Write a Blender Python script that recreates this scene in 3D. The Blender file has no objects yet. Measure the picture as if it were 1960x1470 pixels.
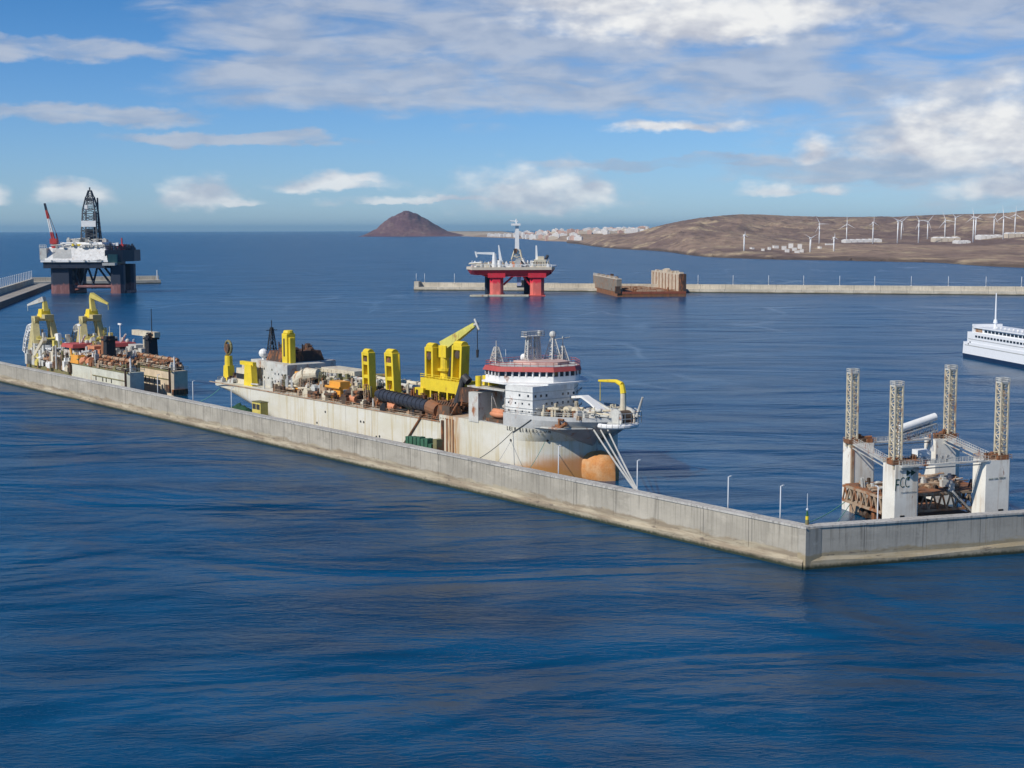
import bpy, math, random
from mathutils import Vector, Matrix, noise as mnoise
random.seed(11)
sc = bpy.context.scene
R = math.radians
# ---------------------------------------------------------------- camera
FL, CH = 2800.0, 75.0                      # focal length in photo pixels, drone height (m)
PIT = math.atan((735-440.5)/FL); ROLL = R(-0.13)
cam = bpy.data.cameras.new('camera'); camo = bpy.data.objects.new('camera', cam)
sc.collection.objects.link(camo); sc.camera = camo
cam.sensor_width = 36; cam.lens = FL/1960*36; cam.clip_start = 1; cam.clip_end = 400000
camo.location = (0, 0, CH)
camo.rotation_mode = 'QUATERNION'
camo.rotation_quaternion = (Matrix.Rotation(R(90)-PIT, 3, 'X') @ Matrix.Rotation(ROLL, 3, 'Z')).to_quaternion()
sc.render.resolution_x, sc.render.resolution_y = 1024, 768
sc.view_settings.view_transform = 'Standard'; sc.view_settings.look = 'None'
sc.view_settings.exposure = 0.0; sc.view_settings.gamma = 1
# ---------------------------------------------------------------- sun
SUN_EL = R(40); SV = Vector((-.80*math.cos(SUN_EL), -.60*math.cos(SUN_EL), math.sin(SUN_EL)))
sun = bpy.data.lights.new('sun', 'SUN'); sun.energy = 4.4; sun.angle = R(.5); sun.color = (1, .935, .83)
suno = bpy.data.objects.new('sun', sun); sc.collection.objects.link(suno)
suno.rotation_euler = SV.to_track_quat('Z', 'Y').to_euler(); suno.location = (0, 0, 300)
# ---------------------------------------------------------------- node helper
class NT:
    def __init__(s, nt): s.nt = nt; s.n = nt.nodes; s.l = nt.links
    def new(s, t, **k):
        nd = s.n.new(t)
        for a, b in k.items(): setattr(nd, a, b)
        return nd
    def put(s, sock, v):
        if isinstance(v, bpy.types.NodeSocket): s.l.new(v, sock)
        elif v is not None:
            if sock.type == 'RGBA' and len(v) == 3: v = (*v, 1)
            sock.default_value = v
    def m(s, op, a, b=None, c=None, clamp=False):
        nd = s.new('ShaderNodeMath', operation=op, use_clamp=clamp)
        s.put(nd.inputs[0], a); s.put(nd.inputs[1], b); s.put(nd.inputs[2], c)
        return nd.outputs[0]
    def vm(s, op, a, b=None, out=0):
        nd = s.new('ShaderNodeVectorMath', operation=op); s.put(nd.inputs[0], a)
        if op == 'SCALE': s.put(nd.inputs['Scale'], b)
        else: s.put(nd.inputs[1], b)
        return nd.outputs[out]
    def mix(s, f, a, b, mode='MIX'):
        nd = s.new('ShaderNodeMix', data_type='RGBA', blend_type=mode)
        s.put(nd.inputs[0], f); s.put(nd.inputs[6], a); s.put(nd.inputs[7], b); return nd.outputs[2]
    def noise(s, vec, scale, det=4, rough=.55, dist=0, out=0):
        nd = s.new('ShaderNodeTexNoise'); s.put(nd.inputs['Vector'], vec); nd.inputs['Scale'].default_value = scale
        nd.inputs['Detail'].default_value = det; nd.inputs['Roughness'].default_value = rough
        nd.inputs['Distortion'].default_value = dist; return nd.outputs[out]
    def sm(s, v, a, b, lo=0., hi=1.):
        nd = s.new('ShaderNodeMapRange', interpolation_type='SMOOTHSTEP'); s.put(nd.inputs[0], v)
        for i, x in enumerate((a, b, lo, hi)): s.put(nd.inputs[i+1], x)
        return nd.outputs[0]
    def comb(s, x, y, z):
        nd = s.new('ShaderNodeCombineXYZ'); s.put(nd.inputs[0], x); s.put(nd.inputs[1], y); s.put(nd.inputs[2], z); return nd.outputs[0]
    def sep(s, v):
        nd = s.new('ShaderNodeSeparateXYZ'); s.put(nd.inputs[0], v); return nd.outputs
    def mapv(s, v, scale=(1, 1, 1), rot=(0, 0, 0), loc=(0, 0, 0)):
        nd = s.new('ShaderNodeMapping'); s.put(nd.inputs[0], v)
        nd.inputs['Scale'].default_value = scale; nd.inputs['Rotation'].default_value = rot; nd.inputs['Location'].default_value = loc
        return nd.outputs[0]
# ---------------------------------------------------------------- sky with clouds, laid out by compass direction and elevation
w = bpy.data.worlds.new('World'); sc.world = w; w.use_nodes = True
T = NT(w.node_tree); T.n.clear()
outw = T.new('ShaderNodeOutputWorld'); bg = T.new('ShaderNodeBackground'); T.l.new(bg.outputs[0], outw.inputs[0])
sky = T.new('ShaderNodeTexSky', sky_type='NISHITA', sun_disc=False)
sky.sun_elevation = SUN_EL; sky.sun_rotation = math.atan2(SV.x, SV.y); sky.air_density = 1.0; sky.dust_density = .1; sky.ozone_density = 1.5; sky.altitude = 50
bg.inputs[1].default_value = .105
tc = T.new('ShaderNodeTexCoord'); D = T.sep(tc.outputs['Generated'])
az = T.m('MULTIPLY', T.m('ARCTAN2', D[0], D[1]), 2800.)
el = T.m('MULTIPLY', T.m('ARCSINE', D[2]), 2800.)
uv = T.comb(az, el, 0.)
wob = T.noise(T.mapv(uv, (.008, .016, 1)), 1, 5, .6, out=1)
wv = T.vm('SCALE', T.vm('SUBTRACT', wob, (.5, .5, .5)), 60.)
U = T.vm('ADD', uv, wv)
Us = T.sep(U)
def blob(px, y, wx, wy, flat=False):
    """soft ellipse at compass angle (px-980), elevation (440-y), both in 1/2800 rad"""
    a = T.m('MULTIPLY', T.m('SUBTRACT', Us[0], float(px-980)), 1./wx)
    b = T.m('MULTIPLY', T.m('SUBTRACT', Us[1], float(440-y)), 1./wy)
    if flat: b = T.m('MAXIMUM', b, T.m('MULTIPLY', b, -2.6))
    return T.m('SUBTRACT', 1., T.m('SQRT', T.m('ADD', T.m('MULTIPLY', a, a), T.m('MULTIPLY', b, b))))
def union(lst):
    r = lst[0]
    for x in lst[1:]: r = T.m('MAXIMUM', r, x)
    return r
nf = T.noise(T.mapv(uv, (.013, .024, 1)), 1, 5, .50)
nb = T.noise(T.mapv(uv, (.0035, .011, 1), (0, 0, .06)), 1, 6, .6, .4)
ns = T.noise(T.mapv(uv, (.006, .028, 1), (0, 0, .05), (7, 3, 0)), 1, 6, .52, .5)
nz = T.noise(T.mapv(uv, (.0011, .0022, 1), loc=(3.3, 1.2, 0)), 1, 5, .55)
# high grey lilac sheet
sheet = union([blob(1500, 70, 1150, 190), blob(1150, 150, 800, 90), blob(700, 50, 420, 110), blob(640, 165, 380, 60), blob(1950, 150, 560, 300),
               blob(1700, 330, 420, 40), blob(120, 118, 330, 26), blob(200, 228, 300, 22), blob(480, 268, 260, 14), blob(1320, 315, 300, 16)])
high = T.m('MULTIPLY', T.sm(Us[1], 430, 900), T.sm(nz, .42, .62))
sh = T.sm(T.m('ADD', T.m('MINIMUM', T.m('MULTIPLY', sheet, 2.0), .85), T.m('ADD', T.m('MULTIPLY', T.m('SUBTRACT', nb, .5), 2.4), T.m('MULTIPLY', T.m('SUBTRACT', ns, .5), 1.6))), -.1, 1.1)
sh = T.m('MULTIPLY', sh, T.sm(sheet, -.25, .12))
sh = T.m('MAXIMUM', T.m('MULTIPLY', T.m('MULTIPLY', sh, .80), T.sm(Us[1], 440, 620, 1., .15)), T.m('MULTIPLY', high, .12))
# cumulus
cum = union([blob(15, 385, 60, 32, 1), blob(172, 384, 100, 42, 1), blob(395, 382, 90, 56, 1), blob(460, 388, 70, 16, 1), blob(640, 358, 140, 34, 1), blob(700, 350, 60, 24, 1),
             blob(870, 386, 300, 12, 1), blob(1030, 384, 210, 84, 1), blob(1130, 372, 70, 40, 1), blob(1545, 296, 60, 38, 1), blob(1480, 376, 80, 26, 1), blob(1565, 372, 50, 22, 1),
             blob(1890, 362, 130, 62, 1), blob(1760, 285, 150, 110, 1), blob(1890, 300, 260, 150, 1), blob(1330, 62, 380, 120, 1), blob(1180, 30, 240, 70, 1), blob(1400, 80, 120, 26, 1), blob(1300, 245, 150, 14)])
cu = T.sm(T.m('ADD', cum, T.m('MULTIPLY', T.m('SUBTRACT', nf, .5), 1.25)), -.04, .72)
nf2 = T.noise(T.mapv(uv, (.013, .024, 1), loc=(.38, -.42, 0)), 1, 5, .50)
nbig = T.noise(T.mapv(uv, (.006, .012, 1), loc=(.5, -.3, 0)), 1, 4, .55)
shade = T.m('ADD', T.m('MULTIPLY', T.m('SUBTRACT', nf, nf2), 1.6), T.sm(T.m('ADD', nbig, T.m('MULTIPLY', T.m('SUBTRACT', cum, .4), .0)), .34, .66), clamp=True)
ccol = T.mix(shade, (5.0, 5.3, 6.1), (8.8, 8.8, 8.7))
scol = T.mix(T.sm(T.m('ADD', T.m('MULTIPLY', nf, .4), T.m('MULTIPLY', ns, .6)), .38, .62), (3.5, 4.1, 5.3), (5.0, 5.4, 6.2))
tint = T.mix(T.sm(el, -50., 700.), (.46, .69, 1.17), (.13, .46, .82))
skyc = T.mix(1., sky.outputs[0], tint, 'MULTIPLY')
c1 = T.mix(sh, skyc, scol)
dim = T.m('MULTIPLY', T.m('MULTIPLY', T.sm(Us[1], 20, 170, .70, .95), T.sm(Us[1], 440, 600, 1., .2)), cu)
c2 = T.mix(dim, c1, ccol)
T.l.new(c2, bg.inputs[0])
# ---------------------------------------------------------------- placing helpers (photo pixel -> point on a known plane)
def ray(px, py):
    x = px-980; y = -(py-735); c, s = math.cos(ROLL), math.sin(ROLL); x, y = (c*x-s*y)/FL, (s*x+c*y)/FL
    cp, sp = math.cos(PIT), math.sin(PIT); return Vector((x, cp+y*sp, -sp+y*cp))
def GP(px, py, z=0.):
    r = ray(px, py); t = (z-CH)/r.z; return Vector((r.x*t, r.y*t, z))
def PY(px, py, Y):
    r = ray(px, py); t = Y/r.y; return Vector((r.x*t, Y, CH+r.z*t))
class Frame:
    def __init__(s, ox, oy, dx, dy):
        s.o = Vector((ox, oy, 0)); s.a = math.atan2(dy, dx); s.d = Vector((math.cos(s.a), math.sin(s.a), 0)); s.p = Vector((-s.d.y, s.d.x, 0))
    def w(s, x, y, z=0): return s.o+s.d*x+s.p*y+Vector((0, 0, z))
    def loc(s, q): v = Vector(q)-s.o; return (v.dot(s.d), v.dot(s.p), q[2])
# ---------------------------------------------------------------- mesh builder
class MB:
    def __init__(s): s.v = []; s.f = []; s.pc = []
    def piece(s): s.pc.append((len(s.v), len(s.f))); return s
    def build_each(s, name, mat, parent=None):
        out = []; ends = s.pc[1:]+[(len(s.v), len(s.f))]
        for (v0, f0), (v1, f1) in zip(s.pc, ends):
            q = MB(); q.v = s.v[v0:v1]; q.f = [tuple(i-v0 for i in f) for f in s.f[f0:f1]]
            if q.f: out.append(q.build(name, mat, parent))
        return out
    def add(s, vs, fs):
        n = len(s.v); s.v += [tuple(v) for v in vs]; s.f += [tuple(i+n for i in f) for f in fs]; return s
    def box(s, x0, x1, y0, y1, z0, z1, rz=0, tx=0, ty=0):
        """tx, ty: how much the top is drawn in on each side"""
        cx, cy = (x0+x1)/2, (y0+y1)/2; c, n = math.cos(rz), math.sin(rz); vs = []
        for z, ax, ay in ((z0, 0, 0), (z1, tx, ty)):
            for x, y in ((x0+ax, y0+ay), (x1-ax, y0+ay), (x1-ax, y1-ay), (x0+ax, y1-ay)):
                dx, dy = x-cx, y-cy; vs.append((cx+dx*c-dy*n, cy+dx*n+dy*c, z))
        return s.add(vs, [(3, 2, 1, 0), (4, 5, 6, 7), (0, 1, 5, 4), (1, 2, 6, 5), (2, 3, 7, 6), (3, 0, 4, 7)])
    def prism(s, poly, z0, z1, top=None):
        n = len(poly); top = top or poly
        ar = sum(poly[i][0]*poly[(i+1) % n][1]-poly[(i+1) % n][0]*poly[i][1] for i in range(n))
        if ar < 0: poly = poly[::-1]; top = top[::-1]
        zz = lambda z, i: z[i] if isinstance(z, (list, tuple)) else z
        vs = [(p[0], p[1], zz(z0, i)) for i, p in enumerate(poly)]+[(p[0], p[1], zz(z1, i)) for i, p in enumerate(top)]
        return s.add(vs, [tuple(range(n-1, -1, -1)), tuple(range(n, 2*n))]+[(i, (i+1) % n, n+(i+1) % n, n+i) for i in range(n)])
    def tube(s, a, b, r, r2=None, n=8, sq=False):
        a, b = Vector(a), Vector(b); d = (b-a)
        if d.length < 1e-6: return s
        d.normalize(); r2 = r if r2 is None else r2
        u = d.cross(Vector((0, 0, 1))) if abs(d.z) < .99 else Vector((1, 0, 0)); u.normalize(); v = d.cross(u)
        if sq: n = 4
        vs = []
        for p, rr in ((a, r), (b, r2)):
            for i in range(n):
                t = 2*math.pi*(i+.5)/n; k = rr*(1.414 if n == 4 else 1); vs.append(p+u*math.cos(t)*k+v*math.sin(t)*k)
        return s.add(vs, [tuple(range(n-1, -1, -1)), tuple(range(n, 2*n))]+[(i, (i+1) % n, n+(i+1) % n, n+i) for i in range(n)])
    def path(s, pts, r, n=6):
        for a, b in zip(pts, pts[1:]): s.tube(a, b, r, n=n)
        return s
    def ball(s, c, r, n=10, sz=1.):
        vs = []; fs = []; m = n//2
        for j in range(m+1):
            for i in range(n):
                t = 2*math.pi*i/n; p = math.pi*j/m
                vs.append((c[0]+r*math.sin(p)*math.cos(t), c[1]+r*math.sin(p)*math.sin(t), c[2]+r*sz*math.cos(p)))
        for j in range(m):
            for i in range(n): fs.append((j*n+i, (j+1)*n+i, (j+1)*n+(i+1) % n, j*n+(i+1) % n))
        return s.add(vs, fs)
    def grid(s, rows):
        n = len(rows[0]); vs = [p for r in rows for p in r]
        return s.add(vs, [(j*n+i, j*n+i+1, (j+1)*n+i+1, (j+1)*n+i) for j in range(len(rows)-1) for i in range(n-1)])
    def lattice(s, a, b, w0, w1=None, n=6, rc=.15, rb=.09, sides=4):
        """braced mast or boom: corner chords and zig-zag bars"""
        a, b = Vector(a), Vector(b); w1 = w0 if w1 is None else w1; d = (b-a).normalized()
        u = d.cross(Vector((0, 0, 1))) if abs(d.z) < .97 else Vector((1, 0, 0)); u.normalize(); v = d.cross(u)
        C = []
        for k in range(n+1):
            t = k/n; p = a.lerp(b, t); h = (w0+(w1-w0)*t)/2
            if sides == 4: C.append([p+u*h*i+v*h*j for i, j in ((-1, -1), (1, -1), (1, 1), (-1, 1))])
            else: C.append([p+(u*math.cos(q)+v*math.sin(q))*h*1.15 for q in (.5, 2.6, 4.7)])
        m = len(C[0])
        for i in range(m): s.tube(C[0][i], C[n][i], rc, n=4)
        for k in range(n):
            for i in range(m):
                j = (i+1) % m; x, y = (i, j) if k % 2 else (j, i)
                s.tube(C[k][x], C[k+1][y], rb, n=3)
                s.tube(C[k+1][i], C[k+1][j], rb, n=3)
        return s
    def rail(s, pts, h=1.1, step=3., r=.06):
        for a, b in zip(pts, pts[1:]):
            a, b = Vector(a), Vector(b); L = (b-a).length; n = max(1, int(L/step))
            for z in (h, h*.5): s.tube(a+Vector((0, 0, z)), b+Vector((0, 0, z)), r, n=3)
            for i in range(n+1): q = a.lerp(b, i/n); s.tube(q, q+Vector((0, 0, h)), r, n=3)
        return s
    def build(s, name, mat, parent=None, smooth=False, bevel=0):
        me = bpy.data.meshes.new(name); me.from_pydata(s.v, [], s.f); me.update()
        if smooth:
            for p in me.polygons: p.use_smooth = True
        me.materials.append(mat); o = bpy.data.objects.new(name, me); sc.collection.objects.link(o)
        if parent: o.parent = parent
        if bevel:
            md = o.modifiers.new('bevel', 'BEVEL'); md.width = bevel; md.segments = 2; md.limit_method = 'ANGLE'
        return o
def tag(o, label=None, cat=None, group=None, kind=None):
    if label: o['label'] = label
    if cat: o['category'] = cat
    if group: o['group'] = group
    if kind: o['kind'] = kind
    return o
def thing(name, label, cat, loc=(0, 0, 0), rz=0, group=None):
    o = bpy.data.objects.new(name, None); sc.collection.objects.link(o); o.empty_display_size = 1
    o.location = loc; o.rotation_euler = (0, 0, rz); return tag(o, label, cat, group)
def copy_tree(o, parent=None):
    c = o.copy(); sc.collection.objects.link(c); c.parent = parent
    for ch in list(o.children): copy_tree(ch, c)
    return c
def text_part(txt, size, mat, parent, mtx, name='lettering', depth=.03, offset=0, shear=0, spacing=1):
    cu_ = bpy.data.curves.new(name, 'FONT'); cu_.body = txt; cu_.size = size; cu_.extrude = depth; cu_.offset = offset; cu_.shear = shear
    cu_.align_x = 'LEFT'; cu_.resolution_u = 3; cu_.space_character = spacing
    ob = bpy.data.objects.new(name, cu_); sc.collection.objects.link(ob)
    bpy.context.view_layer.update()
    me = bpy.data.meshes.new_from_object(ob.evaluated_get(bpy.context.evaluated_depsgraph_get())); bpy.data.objects.remove(ob)
    me.transform(mtx); me.materials.clear(); me.materials.append(mat)
    o = bpy.data.objects.new(name, me); sc.collection.objects.link(o); o.parent = parent; return o
# ---------------------------------------------------------------- materials
def mat(name, col, rough=.6, rust=0., dirt=.25, streak=0., metal=0., rustcol=(.20, .075, .028), sc_=1., bump=.0, col2=None, spec=.4):
    m = bpy.data.materials.new(name); m.use_nodes = True; t = NT(m.node_tree); b = t.n['Principled BSDF']
    co = t.new('ShaderNodeTexCoord').outputs['Object']
    n1 = t.noise(co, .22*sc_, 6, .65); n2 = t.noise(co, 1.6*sc_, 5, .6)
    c = t.mix(t.m('MULTIPLY', t.sm(n1, .35, .7), dirt), col, col2 or tuple(x*.45 for x in col))
    c = t.mix(t.m('MULTIPLY', t.sm(n2, .4, .75), dirt*.7), c, tuple(x*.6 for x in col))
    if streak:
        s1 = t.noise(t.mapv(co, (.9, .9, .035)), 1.*sc_, 5, .6); s2 = t.noise(t.mapv(co, (.12, .12, .10)), 1., 3)
        f = t.m('MULTIPLY', t.sm(t.m('ADD', s1, t.m('MULTIPLY', t.m('SUBTRACT', s2, .5), .7)), .55, .75), streak)
        c = t.mix(f, c, (.34, .20, .085))
    if rust:
        r1 = t.noise(t.mapv(co, (1, 1, .45)), .32*sc_, 7, .72)
        c = t.mix(t.sm(r1, .62-rust*.30, .74-rust*.22), c, t.mix(n2, rustcol, tuple(x*2. for x in rustcol)))
    t.put(b.inputs['Base Color'], c); b.inputs['Roughness'].default_value = rough; b.inputs['Metallic'].default_value = metal
    b.inputs['Specular IOR Level'].default_value = spec
    if bump:
        bp = t.new('ShaderNodeBump'); bp.inputs['Strength'].default_value = .6; bp.inputs['Distance'].default_value = bump
        t.l.new(n2, bp.inputs['Height']); t.l.new(bp.outputs[0], b.inputs['Normal'])
    return m
M = dict(
    white=mat('white_paint', (.80, .80, .78), .5, .06, .18), cream=mat('cream_paint', (.66, .60, .46), .6, .25, .4, .5),
    grey=mat('grey_paint', (.42, .43, .42), .6, .2, .4), dark=mat('dark_steel', (.045, .045, .05), .6, .2, .4), black=mat('black_paint', (.02, .022, .026), .6, .05),
    yellow=mat('yellow_paint', (.80, .60, .035), .5, .10, .3, .15), orange=mat('orange_paint', (.80, .36, .05), .55, .12, .35), red=mat('red_paint', (.50, .05, .045), .55, .12, .3),
    redroof=mat('faded_red_paint', (.46, .085, .075), .6, .08, .3), rust=mat('rusty_steel', (.24, .115, .06), .85, .5, .6), rust2=mat('pale_rusty_steel', (.46, .34, .23), .85, .5, .6),
    brown=mat('brown_machinery', (.10, .07, .05), .8, .4, .6), glass=mat('window_glass', (.02, .03, .04), .12, 0, .1, spec=.8), salmon=mat('salmon_gelcoat', (.66, .27, .14), .6, .12, .4),
    green=mat('green_net', (.02, .075, .035), .9, 0, .6, sc_=4), rope=mat('mooring_rope', (.50, .50, .47), .9, 0, .3), teal=mat('green_rope', (.12, .36, .30), .9, 0, .3),
    lamp=mat('lamp_post_paint', (.62, .64, .66), .45, 0, .1), ferry=mat('ferry_white_paint', (.82, .83, .84), .35, 0, .06), navy=mat('navy_antifouling', (.012, .03, .075), .4, 0, .2),
    boom=mat('faded_yellow_boom', (.64, .60, .15), .6, .15, .4), olive=mat('olive_steel', (.20, .19, .09), .7, .3, .5), turbine=mat('turbine_white', (.78, .79, .80), .4, 0, .05),
    townw=mat('town_white_wall', (.72, .70, .67), .8, 0, .2), townp=mat('town_pink_wall', (.58, .40, .33), .8, 0, .2), townc=mat('town_cream_wall', (.62, .54, .43), .8, 0, .2),
    pale=mat('pale_worn_paint', (.58, .58, .54), .6, .28, .45, .3), logo=mat('lettering_green', (.015, .06, .035), .6, 0, .5, sc_=3), letter=mat('lettering_grey', (.07, .075, .075), .6, 0, .4),
    darkrust=mat('dark_rust', (.07, .045, .035), .85, .45, .5), dryg=mat('dock_grey_brown', (.26, .23, .19), .85, .4, .6, .5), dryc=mat('dock_cream', (.62, .54, .42), .8, .3, .4, 1.0),
    dkblue=mat('rig_dark_steel', (.018, .028, .05), .5, .05, .3), rigred=mat('rig_red', (.62, .03, .05), .5, .05, .25), rigfade=mat('rig_faded_red', (.60, .11, .09), .6, .1, .5),
    crate=mat('pale_yellow_paint', (.66, .55, .14), .6, .12, .4))
def rig_leg_mat(name, top, low, zsplit):
    """two coats of paint: a faded lower coat that was under water, split at a fixed height"""
    m = bpy.data.materials.new(name); m.use_nodes = True; t = NT(m.node_tree); b = t.n['Principled BSDF']
    co = t.new('ShaderNodeTexCoord').outputs['Object']; z = t.sep(co)[2]
    n = t.noise(t.mapv(co, (.25, .25, .06)), 1, 5, .65)
    f = t.sm(t.m('ADD', z, t.m('MULTIPLY', t.m('SUBTRACT', n, .5), 9.)), zsplit-1.5, zsplit+1.5)
    lo = t.mix(t.sm(n, .45, .7), low, tuple(min(1, x*1.5+.05) for x in low))
    t.put(b.inputs['Base Color'], t.mix(f, lo, top)); b.inputs['Roughness'].default_value = .6; return m
# ================================================================= SETTING: sea
sm_ = bpy.data.materials.new('sea_water'); sm_.use_nodes = True; t = NT(sm_.node_tree); b = t.n['Principled BSDF']
pos = t.new('ShaderNodeNewGeometry').outputs['Position']; PS = t.sep(pos)
# sheltered water: everything on the harbour side of the two sea walls
ca = GP(1538, 1090); la = GP(0, 731); ra = GP(1960, 1058); dA = (ca-la).normalized(); dB = (ra-ca).normalized()
insA = t.m('SUBTRACT', t.m('MULTIPLY', t.m('SUBTRACT', PS[1], ca.y), dA.x), t.m('MULTIPLY', t.m('SUBTRACT', PS[0], ca.x), dA.y))
insB = t.m('SUBTRACT', t.m('MULTIPLY', t.m('SUBTRACT', PS[1], ca.y), dB.x), t.m('MULTIPLY', t.m('SUBTRACT', PS[0], ca.x), dB.y))
calm = t.m('MULTIPLY', t.m('GREATER_THAN', t.m('MINIMUM', insA, insB), 0.), t.sm(PS[1], 1500, 2100, 1., .25))
patch = t.noise(t.mapv(pos, (.0022, .0045, 1), (0, 0, .25)), 1, 5, .6, .8)
slk = t.noise(t.mapv(pos, (.0035, .0014, 1), (0, 0, .5)), 1, 3, .5, 2.2)
slick = t.m('MULTIPLY', t.m('SUBTRACT', 1., t.sm(t.m('ABSOLUTE', t.m('SUBTRACT', slk, .5)), .0, .034)), t.sm(patch, .46, .62))
h0 = t.noise(t.mapv(pos, (.008, .015, 1), (0, 0, .18)), 1, 3, .5, 1.4)
h1 = t.noise(t.mapv(pos, (.032, .070, 1), (0, 0, -.20)), 1, 4, .55, .6)
h2 = t.noise(t.mapv(pos, (.12, .30, 1), (0, 0, .30)), 1, 4, .6, .4)
h3 = t.noise(t.mapv(pos, (.42, 1.15, 1), (0, 0, -.7)), 1, 3, .6)
h = t.m('ADD', t.m('ADD', t.m('MULTIPLY', h0, 12.), t.m('MULTIPLY', h1, 1.7)), t.m('ADD', t.m('MULTIPLY', h2, .70), t.m('MULTIPLY', h3, .27)))
h = t.m('MULTIPLY', h, t.m('SUBTRACT', 1., t.m('MULTIPLY', calm, .66)))
bp = t.new('ShaderNodeBump'); bp.inputs['Distance'].default_value = 1.0
t.l.new(h, bp.inputs['Height'])
t.l.new(t.m('MULTIPLY', t.sm(patch, .3, .7, .62, 1.), t.m('SUBTRACT', 1., t.m('MULTIPLY', slick, .55))), bp.inputs['Strength'])
t.l.new(bp.outputs[0], b.inputs['Normal'])
t.put(b.inputs['Base Color'], t.mix(t.sm(t.noise(t.mapv(pos, (.012, .03, 1)), 1, 4, .6), .3, .7), (.0006, .030, .078), (.0016, .062, .150)))
t.put(b.inputs['Roughness'], t.m('SUBTRACT', .26, t.m('MULTIPLY', slick, .035))); b.inputs['Specular Tint'].default_value = (.16, .78, 1, 1); b.inputs['IOR'].default_value = 1.33
tag(MB().add([(-80000, -3000, 0), (80000, -3000, 0), (80000, 150000, 0), (-80000, 150000, 0)], [(0, 1, 2, 3)]).build('sea', sm_), kind='structure')
# ================================================================= SETTING: land
def lmat(name, a, b_, c_, s=1.):
    m = bpy.data.materials.new(name); m.use_nodes = True; t = NT(m.node_tree); b = t.n['Principled BSDF']
    co = t.new('ShaderNodeNewGeometry').outputs['Position']
    n1 = t.noise(t.mapv(co, (.0016, .0007, .004)), s, 6, .6, .6); n2 = t.noise(t.mapv(co, (.008, .004, .02)), s, 6, .65); n3 = t.noise(t.mapv(co, (.03, .012, .05)), s, 4, .6)
    c = t.mix(t.sm(n1, .38, .62), a, b_); c = t.mix(t.sm(n2, .5, .68), c, c_); c = t.mix(t.m('MULTIPLY', t.sm(n3, .45, .7), .5), c, tuple(x*.5 for x in a))
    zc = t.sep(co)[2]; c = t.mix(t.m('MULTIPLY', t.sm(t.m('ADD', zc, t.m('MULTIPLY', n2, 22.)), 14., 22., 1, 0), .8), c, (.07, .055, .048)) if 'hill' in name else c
    t.put(b.inputs['Base Color'], c); b.inputs['Roughness'].default_value = .95; b.inputs['Specular IOR Level'].default_value = .1
    bp = t.new('ShaderNodeBump'); bp.inputs['Distance'].default_value = 14; t.l.new(n2, bp.inputs['Height']); t.l.new(bp.outputs[0], b.inputs['Normal']); return m
ML = dict(hill=lmat('dry_hillside', (.17, .12, .105), (.30, .215, .16), (.46, .36, .23)), cone=lmat('red_volcanic_rock', (.135, .075, .085), (.17, .10, .10), (.24, .165, .14)),
          sand=lmat('pale_sand', (.38, .31, .22), (.46, .38, .29), (.5, .43, .34)), town=lmat('town_ground', (.30, .21, .14), (.36, .27, .20), (.44, .36, .29)))
def lerp(tab, x):
    if x <= tab[0][0]: return tab[0][1]
    for (a, u), (b, v) in zip(tab, tab[1:]):
        if x <= b: return u+(v-u)*(x-a)/(b-a)
    return tab[-1][1]
def sml(tab, x, r): return sum(lerp(tab, x+r*k/3.) for k in range(-3, 4))/7.
def slerp(tab, x):
    if x <= tab[0][0]: return tab[0][1]
    for (a, u), (b, v) in zip(tab, tab[1:]):
        if x <= b: q = (x-a)/(b-a); return u+(v-u)*q*q*(3-2*q)
    return tab[-1][1]
def dist(px, py): return GP(px, py).y
SHORE = [(1085, 464), (1110, 468), (1150, 474), (1190, 477), (1260, 480), (1300, 485), (1330, 491), (1400, 494), (1480, 497), (1560, 498), (1700, 501), (1800, 503), (1870, 509), (1960, 513), (2100, 520), (2400, 535), (2900, 560)]
SKY = [(1085, 463), (1110, 461), (1140, 452), (1165, 447), (1195, 446), (1215, 447), (1240, 437), (1280, 427), (1330, 418), (1370, 414), (1400, 411), (1450, 411), (1500, 414), (1600, 416), (1700, 416), (1800, 412), (1880, 411), (1960, 407), (2100, 400), (2400, 390), (2900, 380)]
RD = [(1085, 1.15), (1200, 1.32), (1560, 2.7), (1960, 3.0), (2900, 3.2)]
PLAT = [(1085, 0), (1230, 0), (1560, 1), (2900, 1)]
def land_z(px, Y):
    ds = dist(px, sml(SHORE, px, 30)); dr = ds*slerp(RD, px); zr = CH+(440.-sml(SKY, px, 16))*dr/FL; zr = max(zr, 10)
    X = (px-980)/FL*Y; pl = slerp(PLAT, px)
    t = (Y-ds)/(dr-ds)
    if t <= 0: return -4+ t*200
    nz = mnoise.fractal(Vector((X*.0016, Y*.0007, 3)), 1.0, 2.1, 6); nz2 = mnoise.fractal(Vector((X*.006, Y*.003, 9)), .9, 2.1, 5)
    if t > 1: return zr*max(0, 1-(t-1)*1.2)
    direct = zr*(t**.62)
    k = (Y-ds)/ds
    plat = lerp([(0, 0), (.02, 8), (.12, 14), (.35, 26), (.8, 38)], k)
    kb = min(.6, (dr/ds-1)*.45); tt = max(0, min(1, (k-kb)/max(.05, dr/ds-1-kb))); plat = plat+(zr-38)*tt**.9
    z = direct*(1-pl)+plat*pl
    edge = min(1, t*6)*min(1, (1-t)*5+.08)
    rg = 1-abs(mnoise.fractal(Vector((X*.0030, Y*.0012, 21)), .9, 2.1, 5))*2
    return max(.5, z+(nz*.20+nz2*.11+(rg-.6)*.13)*edge*min(zr, 60+z*.8)*(1-.6*pl*max(0, min(1, (.9-k)*4))))
rows = []
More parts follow.
